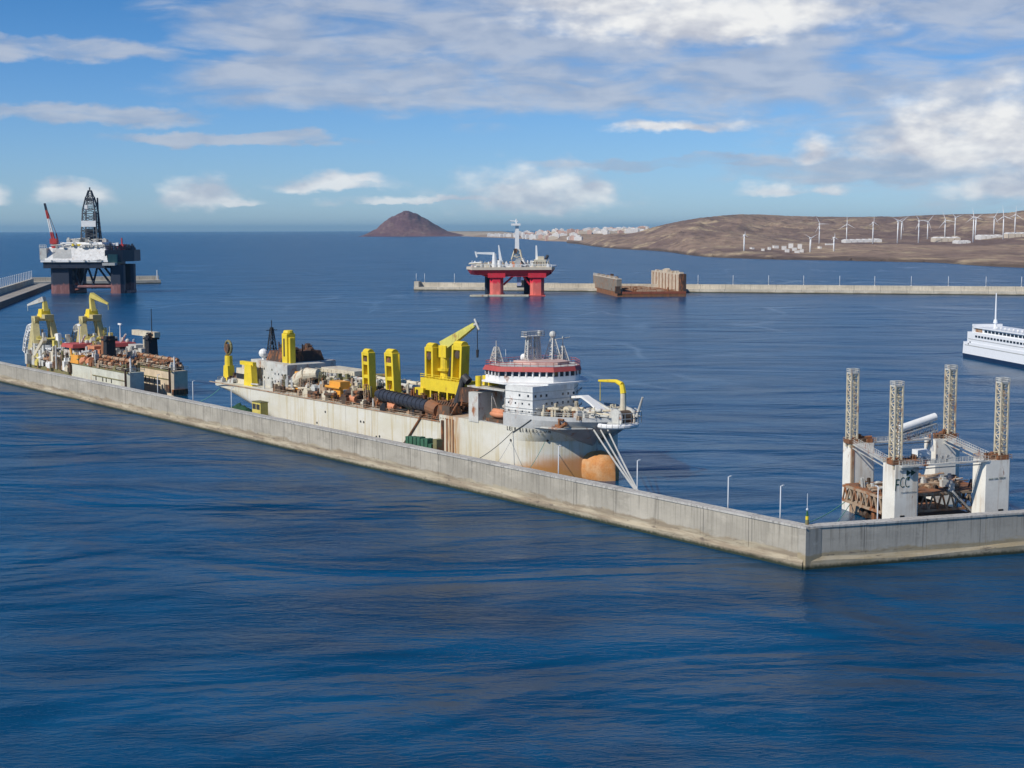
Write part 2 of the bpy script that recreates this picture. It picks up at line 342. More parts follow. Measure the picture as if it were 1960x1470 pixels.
for j in range(130):
    row = []
    for i in range(380):
        px = 1085+(2700-1085)*(i/379)**1.35; ds = dist(px, sml(SHORE, px, 30)); dr = ds*lerp(RD, px)
        ds2 = ds*(1+.02*mnoise.noise(Vector((px*.05, 0, 0)))+.01*mnoise.noise(Vector((px*.2, 5, 0))))
        if j == 0: Y = ds2*.995; z = -4
        else: q = (j-1)/128; Y = ds2+(dr*1.25-ds2)*q**1.5; z = land_z(px, Y)
        row.append(((px-980)/FL*Y, Y, z))
    rows.append(row)
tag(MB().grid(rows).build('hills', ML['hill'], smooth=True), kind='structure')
# town shore
TS = [(690, 451), (860, 451), (900, 453), (950, 455), (1000, 457), (1040, 461), (1100, 463), (1180, 463), (1240, 463), (1330, 463)]
TT = [(690, 449), (860, 445.5), (950, 446.5), (1000, 447), (1050, 445), (1100, 442), (1150, 441), (1200, 440), (1240, 437), (1330, 434)]
def town_z(px, Y):
    ds = dist(px, lerp(TS, px)); dr = ds*1.35; t = (Y-ds)/(dr-ds); zr = CH+(440.-lerp(TT, px))*dr/FL
    return -4 if t <= 0 else 3+(zr-3)*min(1, t)**.8*(1 if t < 1 else max(0, 2-t))
rows = []
for j in range(30):
    row = []
    for i in range(120):
        px = 760+(1330-760)*i/119; ds = dist(px, lerp(TS, px))
        Y = ds*.997 if j == 0 else ds*(1+.5*((j-1)/28)**1.2); row.append(((px-980)/FL*Y, Y, -4 if j == 0 else town_z(px, Y)+4*mnoise.noise(Vector((px*.08, Y*.001, 0)))))
    rows.append(row)
tag(MB().grid(rows).build('coastal_land', ML['town'], smooth=True), kind='structure')
# volcanic hill
Yc = 19500.; k = Yc/FL
prof = [(-88, 0), (-80, 3), (-66, 11), (-58, 14), (-50, 24), (-38, 33), (-22, 39), (-8, 45), (2, 46), (12, 42), (30, 33), (52, 20), (72, 9), (92, 4), (115, 0)]
rows = []
for j in range(60):
    row = []; v = -1+2*j/59
    for i in range(110):
        u = -88+203*i/109; e = math.sqrt(max(0, 1-v*v)); hgt = lerp(prof, u)*k*1.03*e**1.5
        n = mnoise.fractal(Vector((u*.06, v*2.2, 1)), .9, 2.1, 6)
        row.append(((u+785-980)*k*(1+v*.03), Yc+v*1500, hgt*(1+.07*n)-2+3*n*e))
    rows.append(row)
tag(MB().grid(rows).build('volcanic_hill', ML['cone'], smooth=True), kind='structure')
# pale beach at its foot
def strip(pts, name, m, th):
    poly = [GP(a, b_) for a, b_ in pts]; tag(MB().prism([(p.x, p.y) for p in poly], -1, th).build(name, m), kind='structure')
ys = [(745, 451), (800, 452.3), (880, 452.5), (960, 454), (1010, 456)]
rows = []
for j, (dy, z) in enumerate(((0, -3), (-.2, 4), (-1.2, 16), (-2.2, 42), (-3.0, 60), (-3.3, -4))):
    rows.append([(GP(px, y+dy).x, GP(px, y+dy).y, z*(1 if 0 < i < 4 else .35)) for i, (px, y) in enumerate(ys)])
tag(MB().grid(rows).build('beach', ML['sand'], smooth=True), kind='structure')
# ================================================================= town buildings
cols = ['townw', 'townw', 'townp', 'townc', 'townp', 'townw']
protos = []
for i in range(8):
    wd, dp, ht = random.uniform(30, 75), random.uniform(20, 35), random.uniform(15, 32); mb = MB().box(-wd/2, wd/2, -dp/2, dp/2, -14, ht)
    mb.box(-wd*.3, wd*.12, -dp*.3, dp*.3, ht, ht+4.5); protos.append((mb, cols[i % 6], wd, dp, ht))
root = None; trees = []
def make_house(mb, mk, wd, dp, ht):
    e = thing('town_building', 'tiny %s block of the distant seaside town between the volcanic cone and the headland' % dict(townw='white', townp='pinkish', townc='cream')[mk], 'building', group='%s buildings of the distant seaside town' % dict(townw='white', townp='pinkish', townc='cream')[mk])
    mb.build('wall', M[mk], e)
    return e
P8 = [make_house(*p) for p in protos]; used = set()
spots = []
for i in range(150):
    px = random.uniform(985, 1235); ds = dist(px, lerp(TS, px)); q = random.random()**1.2
    if 1120 < px and q < .45: q = .45+q
    spots.append((px, ds*(1.01+.34*q)))
for px in (938, 944, 950, 956, 962, 968, 975): spots.append((px, dist(px, lerp(TS, px))*1.04))
for i, (px, Y) in enumerate(spots):
    k = i % 8 if px > 980 else (0, 1, 5)[i % 3]; o = P8[k] if k not in used else copy_tree(P8[k]); used.add(k)
    o.location = ((px-980)/FL*Y, Y, max(1, town_z(px, Y))); o.rotation_euler.z = random.uniform(-.3, .3)
    if px < 980: o['label'] = 'white low building on the sandy spit right of the volcanic cone'; o['group'] = 'white buildings on the spit'
# ================================================================= wind turbines
def find_Y(px, py):
    ds = dist(px, sml(SHORE, px, 30)); Y = ds*1.01; r = ray(px, py)
    while Y < ds*3:
        if CH+r.z/r.y*Y <= land_z(px, Y): return Y
        Y += 15
    return ds*1.3
# pixel of base, hub row, blade angle, pixel length of blades
TB = [(1423, 481, 452, 90, 7), (1549, 483, 457, 30, 14), (1566, 466, 430, 120, 18), (1594, 481, 456, 90, 8), (1618, 461, 430, 92, 17), (1668, 467, 427, 88, 11), (1715, 466, 425, 150, 14), (1722, 458, 425, 40, 18),
      (1755, 465, 424, 5, 17), (1772, 458, 425, 50, 18), (1805, 456, 423, 110, 18), (1824, 453, 418, 20, 15), (1859, 464, 416, 100, 17), (1863, 455, 419, 35, 14), (1898, 448, 417, 60, 15), (1916, 458, 415, 98, 20), (1938, 446, 412, 87, 16)]
def turbine(px, yb, yh, ang, bl, i):
    Y = find_Y(px, yb); z0 = land_z(px, Y); H_ = (yb-yh)*Y/FL; L = bl*1.12*Y/FL
    nm = ['thin white turbine standing alone at the left end, above the white village', 'short white turbine just right of the white village by the shore', 'tall white turbine behind the short one, one blade raised to the left', 'smallest white turbine near the shore below the greenhouses, right of two taller ones',
          'white turbine at the left end of the longest greenhouse, blade straight up', 'white turbine at the right end of the longest greenhouse', 'front white turbine of the close pair in mid row, blade to the left', 'rear white turbine of the close pair in mid row, blade raised right',
          'white turbine right of the mid pair with a level blade', 'white turbine with raised right blade, left of the cream greenhouse', 'white turbine above the left part of the cream greenhouse', 'white turbine above the right part of the cream greenhouse', 'front turbine of the close pair right of the cream greenhouse, thick tower',
          'rear turbine of the close pair right of the cream greenhouse', 'white turbine behind the two pale sheds at the right', 'tall white turbine between the two pale sheds at the right', 'farthest right white turbine on the skyline'][i]
    e = thing('wind_turbine', nm, 'wind turbine', ((px-980)/FL*Y, Y, z0), random.uniform(-.3, .3), 'wind turbines on the dry coast')
    rr = max(2.4, 1.15*Y/FL)
    MB().tube((0, 0, -8), (0, 0, H_), rr, rr*.6, n=10).build('tower', M['turbine'], e, True)
    MB().box(-1.6, 1.6, -4, 5, H_-.4, H_+3).build('nacelle', M['turbine'], e)
    hub = MB().tube((0, -6.5, H_+1.3), (0, -4, H_+1.3), 1.0, 1.7).build('hub', M['turbine'], e)
    for q in range(3):
        a = R(ang+q*120); d = Vector((math.cos(a), 0, math.sin(a))); n = Vector((-d.z, 0, d.x)); c = Vector((0, -5.4, H_+1.3)); bw = .85*Y/FL
        pts = [c+n*-.4*bw, c+d*L*.2+n*-bw*.6, c+d*L, c+d*L*.2+n*bw*.8, c+n*.4*bw]
        o = MB(); vs = [p+Vector((0, s*.3, 0)) for s in (-1, 1) for p in pts]; o.add(vs, [(0, 1, 2, 3, 4), (9, 8, 7, 6, 5)]+[(i_, i_+5, (i_+1) % 5+5, (i_+1) % 5) for i_ in range(5)])
        o.build('blade', M['turbine'], e)
for i, a in enumerate(TB): turbine(*a, i)
# greenhouses and white village
def greenhouse(x0, x1, yb, hp, label, n=4, mk='townw', drop=0):
    Y = find_Y((x0+x1)/2, yb); z0 = land_z((x0+x1)/2, Y); W_ = (x1-x0)*Y/FL; h = hp*Y/FL
    e = thing('greenhouse', label, 'greenhouse', (((x0+x1)/2-980)/FL*Y, Y, z0), R(drop)); mb = MB(); rf = MB(); d = 60
    for i in range(n):
        a = -W_/2+W_*i/n; b_ = -W_/2+W_*(i+1)/n-1.5; zb = h*.25*(i/n if drop else random.uniform(0, .4))
        mb.box(a, b_, -d/2, d/2, -12, h*.7+zb)
        rf.add([(a, -d/2, h*.7+zb), (b_, -d/2, h*.7+zb), ((a+b_)/2, -d/2, h+zb), (a, d/2, h*.7+zb), (b_, d/2, h*.7+zb), ((a+b_)/2, d/2, h+zb)], [(0, 1, 2), (5, 4, 3), (0, 2, 5, 3), (1, 4, 5, 2)])
    mb.build('wall', M[mk], e); rf.build('roof', M['townw'], e)
greenhouse(1612, 1682, 463.5, 5.5, 'longest white greenhouse, rising to the right below the wind turbines', 6, drop=2)
greenhouse(1783, 1831, 462, 8, 'cream greenhouse with steep roofs in the middle of the turbine row', 4, 'townc')
greenhouse(1825, 1850, 466, 5, 'low white shed touching the right end of the cream greenhouse', 3)
greenhouse(1868, 1911, 456, 6, 'pale blue-white shed left of the farthest right building', 4)
greenhouse(1921, 1958, 454, 8, 'cream shed at the right edge of the photo below the skyline', 3, 'townc')
vil = [(1438, 477, 5, 3), (1459, 480, 6, 4), (1471, 478, 4, 5), (1483, 475, 9, 5), (1499, 478, 8, 7), (1505, 483, 7, 6), (1512, 475, 9, 9), (1519, 480, 8, 6), (1524, 484, 8, 5), (1529, 476, 8, 9), (1533, 483, 6, 6), (1567, 476, 4, 4), (1585, 469, 14, 2.5)]
proto = None
VL = ['leftmost and lowest small white house of the shore village', 'low white house second from the left in the shore village', 'narrow white house third from the left in the shore village', 'wide white house left of the dense part of the shore village', 'white house at the left end of the dense part of the shore village', 'white house nearest the water in the left of the dense village part',
  'tallest white building at the back of the shore village', 'white house in front of the two tallest village buildings', 'white house nearest the water in the right of the dense village part', 'tall white building at the back right of the shore village', 'white house at the right end of the dense shore village', 'small white hut alone between the two lowest turbines', 'long low white shed behind and right of the shore village']
for vi, (px, yb, wp, hp) in enumerate(vil):
    Y = find_Y(px, yb); k = Y/FL; e = thing('village_building', VL[vi], 'building', ((px-980)*k, Y, land_z(px, Y)), random.uniform(-.2, .2), 'white shore village buildings')
    MB().box(-wp*k/2, wp*k/2, -9, 9, -8, hp*k).build('wall', M['townw'], e)
    MB().prism([(-wp*k/2-.5, -9.5), (wp*k/2+.5, -9.5), (wp*k/2+.5, 9.5), (-wp*k/2-.5, 9.5)], hp*k, hp*k+.7).build('roof', M['townc'], e)
# ================================================================= BREAKWATERS
def concrete(name, base, L, panel=15.5, zbot=3.0, low=(.26, .205, .14)):
    """object x runs along the wall: cast panels with joints, drip stains, weathered tidal band"""
    m = bpy.data.materials.new(name); m.use_nodes = True; t = NT(m.node_tree); b = t.n['Principled BSDF']
    co = t.new('ShaderNodeTexCoord').outputs['Object']; S = t.sep(co)
    n1 = t.noise(t.mapv(co, (.05, .05, .12)), 1, 6, .6); n2 = t.noise(t.mapv(co, (.8, .8, .07)), 1, 5, .6); n3 = t.noise(co, 1.4, 6, .65)
    pid = t.m('FLOOR', t.m('DIVIDE', S[0], panel)); wn = t.new('ShaderNodeTexWhiteNoise', noise_dimensions='1D'); t.l.new(pid, wn.inputs['W'])
    c = t.mix(t.sm(n1, .3, .7), tuple(x*.84 for x in base), tuple(x*1.12 for x in base))
    c = t.mix(t.m('MULTIPLY', wn.outputs[0], .22), c, tuple(x*.66 for x in base))
    c = t.mix(t.m('MULTIPLY', t.sm(n2, .48, .72), .5), c, tuple(x*.55 for x in base))
    c = t.mix(t.m('MULTIPLY', t.sm(n3, .5, .75), .3), c, tuple(x*.6 for x in base))
    dr = t.noise(t.mapv(co, (1.3, 1.3, .02)), 1, 5, .7); c = t.mix(t.m('MULTIPLY', t.m('MULTIPLY', t.sm(dr, .5, .64), t.sm(S[2], 2., 9.)), .55), c, (.13, .12, .10))
    bl = t.noise(t.mapv(co, (.09, .09, .2)), 1, 6, .7); c = t.mix(t.m('MULTIPLY', t.sm(bl, .54, .64), .45), c, tuple(x*.62 for x in base)); c = t.mix(t.m('MULTIPLY', t.sm(bl, .34, .44, 1, 0), .35), c, tuple(min(1, x*1.35) for x in base))
    fr = t.m('ABSOLUTE', t.m('SUBTRACT', t.m('FRACT', t.m('DIVIDE', S[0], panel)), .5)); c = t.mix(t.m('MULTIPLY', t.m('GREATER_THAN', fr, .492), .6), c, (.09, .09, .085))
    zz = t.m('ADD', S[2], t.m('MULTIPLY', t.m('SUBTRACT', t.noise(t.mapv(co, (.10, .10, .25)), 1, 6, .7), .5), 4.6))
    nb_ = t.noise(t.mapv(co, (.05, .05, .5)), 1, 5, .7); lo = t.mix(t.sm(nb_, .42, .6), low, (.42, .36, .255)); lo = t.mix(t.sm(t.noise(t.mapv(co, (.18, .18, .9)), 1, 6, .7), .56, .66), lo, (.13, .10, .075))
    f = t.sm(zz, zbot-.3, zbot+.5, 1., 0.); c = t.mix(t.m('MULTIPLY', f, .85), c, lo)
    wl = t.sm(t.m('ADD', S[2], t.m('MULTIPLY', n3, 1.2)), .9, 1.9, 1., 0.); c = t.mix(wl, c, (.035, .045, .03))
    t.put(b.inputs['Base Color'], c); b.inputs['Roughness'].default_value = .9; b.inputs['Specular IOR Level'].default_value = .2
    bp = t.new('ShaderNodeBump'); bp.inputs['Distance'].default_value = .05; t.l.new(n3, bp.inputs['Height']); t.l.new(bp.outputs[0], b.inputs['Normal']); return m
MC = concrete('harbour_wall_concrete', (.415, .38, .315), 520, zbot=3.5); MCc = concrete('coping_concrete', (.50, .48, .44), 520, zbot=-9)
MC2 = concrete('harbour_wall_concrete_stained', (.43, .40, .34), 200, 15, 3.4, (.34, .27, .16)); MF = concrete('far_breakwater_concrete', (.55, .50, .41), 900, 30, 1.5)
MQ = concrete('quay_concrete', (.36, .33, .29), 600, 20, -9)
cor = GP(1538, 1090); lef = GP(0, 731); W = Frame(cor.x, cor.y, cor.x-lef.x, cor.y-lef.y)
rgt = GP(1960, 1058); W2 = Frame(cor.x, cor.y, rgt.x-cor.x, rgt.y-cor.y)
def toe(mb, x0, x1, seed):
    """eroded ledge at the waterline"""
    rows = []; n = int((x1-x0)/1.2)
    for k, (z, o) in enumerate(((-2, .5), (.4, .5), (1.5, .45), (2.2, .12), (2.5, -.02))):
        rows.append([(x0+(x1-x0)*i/n, -o-(.35*max(0, mnoise.noise(Vector((i*.11, z, seed)))))*(z > 1), z+(.8*mnoise.noise(Vector((i*.07, z*.3, seed+5))) if z > 1 else 0)) for i in range(n+1)])
    mb.grid(rows)
def sea_wall(fr, L0, L1, m, label, seed):
    e = thing('sea_wall', label, 'sea wall', fr.o, fr.a)
    mb = MB(); x = L0
    while x < L1-.1:
        x2 = min(x+15.5, L1); mb.box(x+.04, x2-.04, random.uniform(-.03, .03), 3.2, -4, 9.15); x = x2
    mb.box(L0, L1, .12, 3.1, -4, 9.1)
    mb.build('wall_panels', m, e)
    cp = MB(); x = L0; rc = random.Random(seed)
    while x < L1-.1: x2 = min(x+7.75, L1); dz = rc.uniform(-.04, .03); dy = rc.uniform(-.05, .05); cp.box(x+.03, x2-.03, -.22+dy, 3.0, 9.15, 9.6+dz); x = x2
    cp.build('coping', MCc, e)
    mb = MB(); toe(mb, L0, L1, seed); mb.build('toe_ledge', m, e)
    return e
ew = sea_wall(W, -900, 0, MC, 'long grey concrete sea wall running from the left edge to the corner', 1)
MB().prism([(-900, 3.2), (-1, 3.2), (-11.5, 20), (-900, 20)], -4, 3.6).build('quay_platform', MQ, ew)
bol = MB()
for i in range(40): bol.piece().tube((-890+i*22, 19.2, 3.6), (-890+i*22, 19.2, 4.4), .35, .45)
bol.build_each('bollard', M['dark'], ew)
ew2 = sea_wall(W2, 0, 260, MC2, 'short stained concrete sea wall from the corner to the right edge', 8)
MB().box(6, 260, 3.2, 13, -4, 3.6).build('quay_platform', MQ, ew2)
# corner block joining both walls
cb = MB().prism([tuple(W.w(-1.8, -.06).xy), tuple((cor+Vector((.25, -.62, 0))).xy), tuple(W2.w(4.2, -.06).xy), tuple(W2.w(4, 3.3).xy), tuple(W.w(-2, 3.3).xy)], -4, 9.13)
cbo = thing('corner_block', 'concrete block where the two sea walls meet at the corner', 'sea wall', (0, 0, 0)); cb.build('wall_block', MC2, cbo)
MB().prism([tuple(W.w(-.1, -.24).xy), tuple((cor+Vector((.27, -.82, 0))).xy), tuple(W2.w(.2, -.24).xy), tuple(W2.w(2.6, 3.).xy), tuple(W.w(-2.4, 3.).xy)], 9.163, 9.615).build('coping', MCc, cbo)
# far breakwater
A, B_ = GP(792, 555.5), GP(1960, 565.5); FBW = Frame(A.x, A.y, B_.x-A.x, B_.y-A.y); L = (B_-A).length+260
e = thing('far_breakwater', 'long pale far breakwater behind the red rig and the rusty dock', 'breakwater', FBW.o, FBW.a)
MB().box(0, L, 10, 14, -2, 9.6).box(2, L, 14, 26, -2, 6).build('parapet_wall', MF, e); MB().box(0, L, 0, 9.9, -2, 4.2).build('quay_platform', MF, e)
MB().box(0, 6, 1, 12, 4.2, 11).build('end_block', MF, e)
# rubble along the outer side of the walls is hidden from here; lamps
def lamp_proto(h, r):
    e = thing('lamp_post', '', 'lamp post')
    MB().tube((0, 0, 0), (0, 0, .6), r*2.2, r*1.8).build('base', M['lamp'], e)
    MB().tube((0, 0, .6), (0, 0, h), r*1.15, r*.7).build('pole', M['lamp'], e, True)
    a = MB().tube((0, 0, h-.15), (0, .7, h), r*.6).build('arm', M['lamp'], e)
    MB().box(-.2, .2, .5, 1.1, h-.05, h+.12).build('lamp_head', M['lamp'], e)
    return e
Lp = lamp_proto(13.2, .17); first = [True]
def lamp(src, fr, x, y, z, label, group):
    o = src if src.get('label', '') == '' or not src.get('placed') else copy_tree(src)
    src['placed'] = 1; o['label'] = label; o['group'] = group; o.location = fr.w(x, y, z); o.rotation_euler.z = fr.a
    return o
def on_line(fr, px, py, y):
    r = ray(px, py); tt = (y+fr.o.dot(fr.p))/(r.x*fr.p.x+r.y*fr.p.y); return fr.loc(Vector((r.x*tt, r.y*tt, 0)))[0]
wl_ = [(302, 750, 'in front of the two old dredgers, beside the gap between them'), (369, 745, 'in the gap between the old and the big dredger'), (443, 770, 'beside the stern of the big dredger'), (1069, 870, 'beside the rusty bow of the big dredger'), (1220, 890, 'where the white mooring ropes reach the wall'), (1394, 930, 'half way between mooring ropes and the corner'), (1494, 950, 'second nearest to the wall corner')]
for px, py, s in wl_: lamp(Lp, W, on_line(W, px, py, 4.4), 4.4, 3.6, 'slim white lamp post '+s, 'lamp posts behind the near sea wall')
lamp(Lp, W2, on_line(W2, 1680, 970, 4.4), 4.4, 3.6, 'slim white lamp post in front of the lattice legged dock', 'lamp posts behind the near sea wall')
Lf = lamp_proto(11, .36)
fx = [8, 45, 110, 560, 640, 718, 800, 878, 960, 1040, 1120, 1200]
for i, px in enumerate([797, 813, 870, 1336, 1403, 1471, 1538, 1607, 1674, 1744, 1815, 1887, 1955]):
    q = PY(px, 553, A.y); r = ray(px, 553)
    # point where the sight line meets the parapet
    dn = FBW.p.dot(Vector((r.x, r.y, 0))); tt = (FBW.o+FBW.p*12).dot(FBW.p)/dn; x = FBW.loc(Vector((r.x*tt, r.y*tt, 0)))[0]
    o = lamp(Lf, FBW, x, 12, 9.6, 'thin white lamp post on the far breakwater, number %d from its left end' % (i+1), 'lamp posts on the far breakwater')
    o['label'] = ['thin white lamp post at the left tip of the far breakwater', 'thin white lamp post second from the left tip of the far breakwater', 'thin white lamp post on the far breakwater just left of the red rig',
      'thin white lamp post on the far breakwater just right of the rusty dock'][i] if i < 4 else 'thin white lamp post on the far breakwater, %s from the right edge' % ['', 'nearest', 'second', 'third', 'fourth', 'fifth', 'sixth', 'seventh', 'eighth', 'ninth'][13-i]
# left mole with its short arm
a0 = GP(0, 590); a1 = GP(98, 551); ML_ = Frame(a0.x, a0.y, a1.x-a0.x, a1.y-a0.y); LL = (a1-a0).length
e = thing('left_mole', 'pale mole with a roadway at the left edge, leading to the dark rig', 'breakwater', ML_.o, ML_.a)
MB().box(-300, LL, 0, 22, -2, 6).build('roadway', MQ, e); MB().box(-300, LL, 22, 26, -2, 12.5).build('parapet_wall', MF, e)
po = MB().box(-300, LL, -.6, 0, -2, 5.4); po.build('quay_face', M['dark'], e)
pp = MB()
for i in range(34): x = LL-4-i*20; pp.tube((x, 24, 12.5), (x, 24, 23), .42, n=5)
nps = None
LLp = thing('parapet_post', 'white post in the row on the left mole parapet', 'post', group='white posts along the left mole parapet')
MB().tube((0, 0, 0), (0, 0, 9.5), .5, .4, n=6).build('shaft', M['lamp'], LLp); MB().ball((0, 0, 9.9), .8, 6).build('cap', M['lamp'], LLp)
for i in range(26):
    o = LLp if i == 0 else copy_tree(LLp); o.location = ML_.w(LL-3-i*18.5, 24, 12.5)
s0, s1 = GP(90, 546), GP(308, 542.5); AR = Frame(s0.x, s0.y, s1.x-s0.x, s1.y-s0.y)
e = thing('mole_arm', 'pale concrete arm sticking out behind the dark rig, with a small light at its tip', 'breakwater', AR.o, AR.a); La = (s1-s0).length
MB().box(-20, La, 0, 26, -2, 5).box(-20, La, 16, 24, 5, 10.5).build('wall_block', MF, e); MB().tube((La-3, 12, 5), (La-3, 12, 19), .8).build('light_post', M['lamp'], e)
# ================================================================= BIG DREDGER
bt = GP(1178, 905, 2.5); SF = Frame(bt.x, bt.y, W.d.x, W.d.y)
ship = thing('dredger', 'big cream hopper dredger with red roofed bridge and yellow gantries behind the sea wall', 'ship', SF.o, SF.a)
# hull paint: cream with yellow-brown run marks, rust near bow and waterline
hm = bpy.data.materials.new('weathered_hull_paint'); hm.use_nodes = True; t = NT(hm.node_tree); b = t.n['Principled BSDF']
co = t.new('ShaderNodeTexCoord').outputs['Object']; S = t.sep(co)
n1 = t.noise(t.mapv(co, (.06, .06, .12)), 1, 6, .6); s1 = t.noise(t.mapv(co, (.75, .75, .035)), 1, 5, .62); s2 = t.noise(t.mapv(co, (2.2, 2.2, .12)), 1, 4, .6); rz = t.noise(t.mapv(co, (.16, .16, .22)), 1, 7, .7)
c = t.mix(t.sm(n1, .35, .65), (.60, .575, .47), (.66, .65, .585))
c = t.mix(t.m('MULTIPLY', t.sm(s1, .50, .68), .62), c, (.47, .38, .19)); c = t.mix(t.m('MULTIPLY', t.sm(s2, .60, .74), .35), c, (.30, .20, .10))
c = t.mix(t.m('MULTIPLY', t.sm(t.noise(t.mapv(co, (.4, .4, .6)), 1, 6, .7), .58, .7), .45), c, (.50, .51, .48))
# heavy rust: runs aft of the bow block, blotch low at the bow
runs = t.m('MULTIPLY', t.sm(t.m('ABSOLUTE', t.m('ADD', S[0], 55.)), 1.5, 5.5, 1, 0), t.sm(s2, .36, .56)); c = t.mix(t.m('MULTIPLY', runs, .8), c, (.42, .20, .06))
bx = t.m('MULTIPLY', t.m('ADD', S[0], 17.5), .13); bz = t.m('MULTIPLY', t.m('SUBTRACT', S[2], 1.0), .21); bd = t.m('SQRT', t.m('ADD', t.m('MULTIPLY', bx, bx), t.m('MULTIPLY', bz, bz)))
c = t.mix(t.m('MULTIPLY', t.sm(t.m('ADD', bd, t.m('MULTIPLY', rz, 1.2)), 1.0, 1.75, 1, 0), .9), c, (.46, .20, .045))
lo2 = t.m('MULTIPLY', t.sm(t.m('ADD', S[2], t.m('MULTIPLY', rz, 3.)), 6.5, 10., 1, 0), t.sm(S[0], -21, -13)); c = t.mix(t.m('MULTIPLY', lo2, .85), c, (.52, .22, .06))
low = t.m('MULTIPLY', t.sm(t.m('ADD', S[2], t.m('MULTIPLY', t.m('SUBTRACT', rz, .5), 9.)), .4, 4.5, 1, 0), t.sm(S[0], -75, -22)); c = t.mix(t.m('MULTIPLY', low, .55), c, (.50, .27, .08))
for xx in (-132, -120, -103, -73.5, -60.4): pl_ = t.m('LESS_THAN', t.m('ABSOLUTE', t.m('SUBTRACT', S[0], float(xx))), .10); c = t.mix(t.m('MULTIPLY', pl_, .6), c, (.16, .13, .09))
t.put(b.inputs['Base Color'], c); b.inputs['Roughness'].default_value = .55
bp = t.new('ShaderNodeBump'); bp.inputs['Distance'].default_value = .05; t.l.new(t.noise(t.mapv(co, (.35, .35, .35)), 1, 3), bp.inputs['Height']); t.l.new(bp.outputs[0], b.inputs['Normal'])
BM = 20.5
def hb(x, z):
    """half breadth of the hull at length x and height z"""
    q = max(0, min(1, (z-11.5)/8.)); xb = -8.5 if z < 11.5 else -8.5+13.5*min(1, (z-11.5)/6.5)**1.1
    x0 = -28+2*q; f = 1.
    if x > x0: u = (x-x0)/(xb-x0); f = max(0, 1-min(1, u)**(2.3-.2*q))**(.74+.12*q)
    xs = -192+0*z if z < 1 else -192-36*min(1, (z-1)/10.5)**1.1
    if x < xs+34: u = (xs+34-x)/34.; f *= max(0, 1-min(1, u)**2.6*(.17 if z > 11.5 else 1-.83*max(0, z)/11.5))
    return BM*f, xs, xb
def hull_side(mb, zs, xa, xb_, nx, ztop=None):
    """closed skin, both sides, between the given heights"""
    for s in (-1, 1):
        rows = []
        for z in zs:
            _, xs, xe = hb(-100, z); lo = max(xa, xs) if xa < -180 else xa; hi = min(xb_, xe) if xb_ > -9 else xb_; row = []
            for i in range(nx+1):
                u = i/nx; u = 1-(1-u)**1.6 if xb_ > -9 else u; x = lo+(hi-lo)*u
                zz = z if not ztop else min(z, ztop(x)); row.append((x, s*hb(x, z)[0], zz))
            rows.append(row)
        if s > 0: rows = [r[::-1] for r in rows]
        mb.grid(rows)
mb = MB(); zs = [-3, -1, 0, 1, 2.5, 4, 6, 8, 10, 11.5, 12.2, 12.9, 13.5]; hull_side(mb, zs, -229, 10, 130)
for z in (13.5,):                                     # deck plating and transom
    n = 60; rows = []
    for s in (-1, 1): rows.append([(-228+(4.5+228)*(i/n), s*hb(-228+232.5*(i/n)*(.9999), z)[0], z-.02) for i in range(n+1)])
    mb.grid(rows)
rows = [[(hb(-100, z)[1], s*hb(hb(-100, z)[1]+.01, z)[0], z) for z in zs] for s in (1, -1)]; mb.grid(rows)
hull = mb.build('hull', hm, ship)
for p in hull.data.polygons: p.use_smooth = False
# forecastle: raised side forward
def fc_hi(x): return 19.7 if x > -28.2 else 15.7
mb = MB(); hull_side(mb, [13.5, 14.6, 15.7], -62, 10, 60); n = 50
mb.grid([[(-62+66.2*(i/n), s*hb(-62+66.2*(i/n), 15.7)[0], 15.68) for i in range(n+1)] for s in (-1, 1)]); mb.box(-62.3, -62, -BM, BM, 13.5, 15.7)
mb.build('forecastle_side', hm, ship)
fm = mat('grey_white_bulwark', (.52, .53, .52), .55, .1, .35, .25)  # bulwark toned greyer than the hull sides below it
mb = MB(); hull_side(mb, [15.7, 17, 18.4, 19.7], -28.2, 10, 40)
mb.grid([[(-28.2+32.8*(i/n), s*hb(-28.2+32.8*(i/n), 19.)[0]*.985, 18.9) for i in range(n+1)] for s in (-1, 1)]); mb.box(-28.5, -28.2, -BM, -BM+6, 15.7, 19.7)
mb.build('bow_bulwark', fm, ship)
# bulb
bm_ = mat('rusty_orange_bulb_paint', (.56, .235, .065), .7, .22, .6, .2, rustcol=(.30, .10, .03), col2=(.62, .45, .27))
mb = MB(); rows = []
for i in range(15):
    u = i/14; x = -24+24*u; r = (1-max(0, (u-.45)/.55)**2.6)**.5 if u > .45 else 1.; hw = 5.6*r*(.8+.2*u); top = 2.5+5.9*(r**.6)*min(1, .45+u*1.0); bot = -2.5
    cz = (top+bot)/2; hz = (top-bot)/2
    rows.append([(x, hw*math.copysign(abs(math.cos(a))**.75, math.cos(a)), cz+hz*math.copysign(abs(math.sin(a))**.75, math.sin(a))) for a in [2*math.pi*k/20 for k in range(21)]])
mb.grid(rows); mb.build('bulbous_bow', bm_, ship, True)
MB().box(-8.8, -8.3, -.35, .35, 8, 14).prism([(-24, -19.2), (-8.5, -.2), (-8.5, .2), (-24, 19.2)], 9.9, 9.95).build('stem_post', M['pale'], ship) if 0 else MB().box(-9, -8.3, -.3, .3, 0, 14.5).build('stem_post', M['pale'], ship)
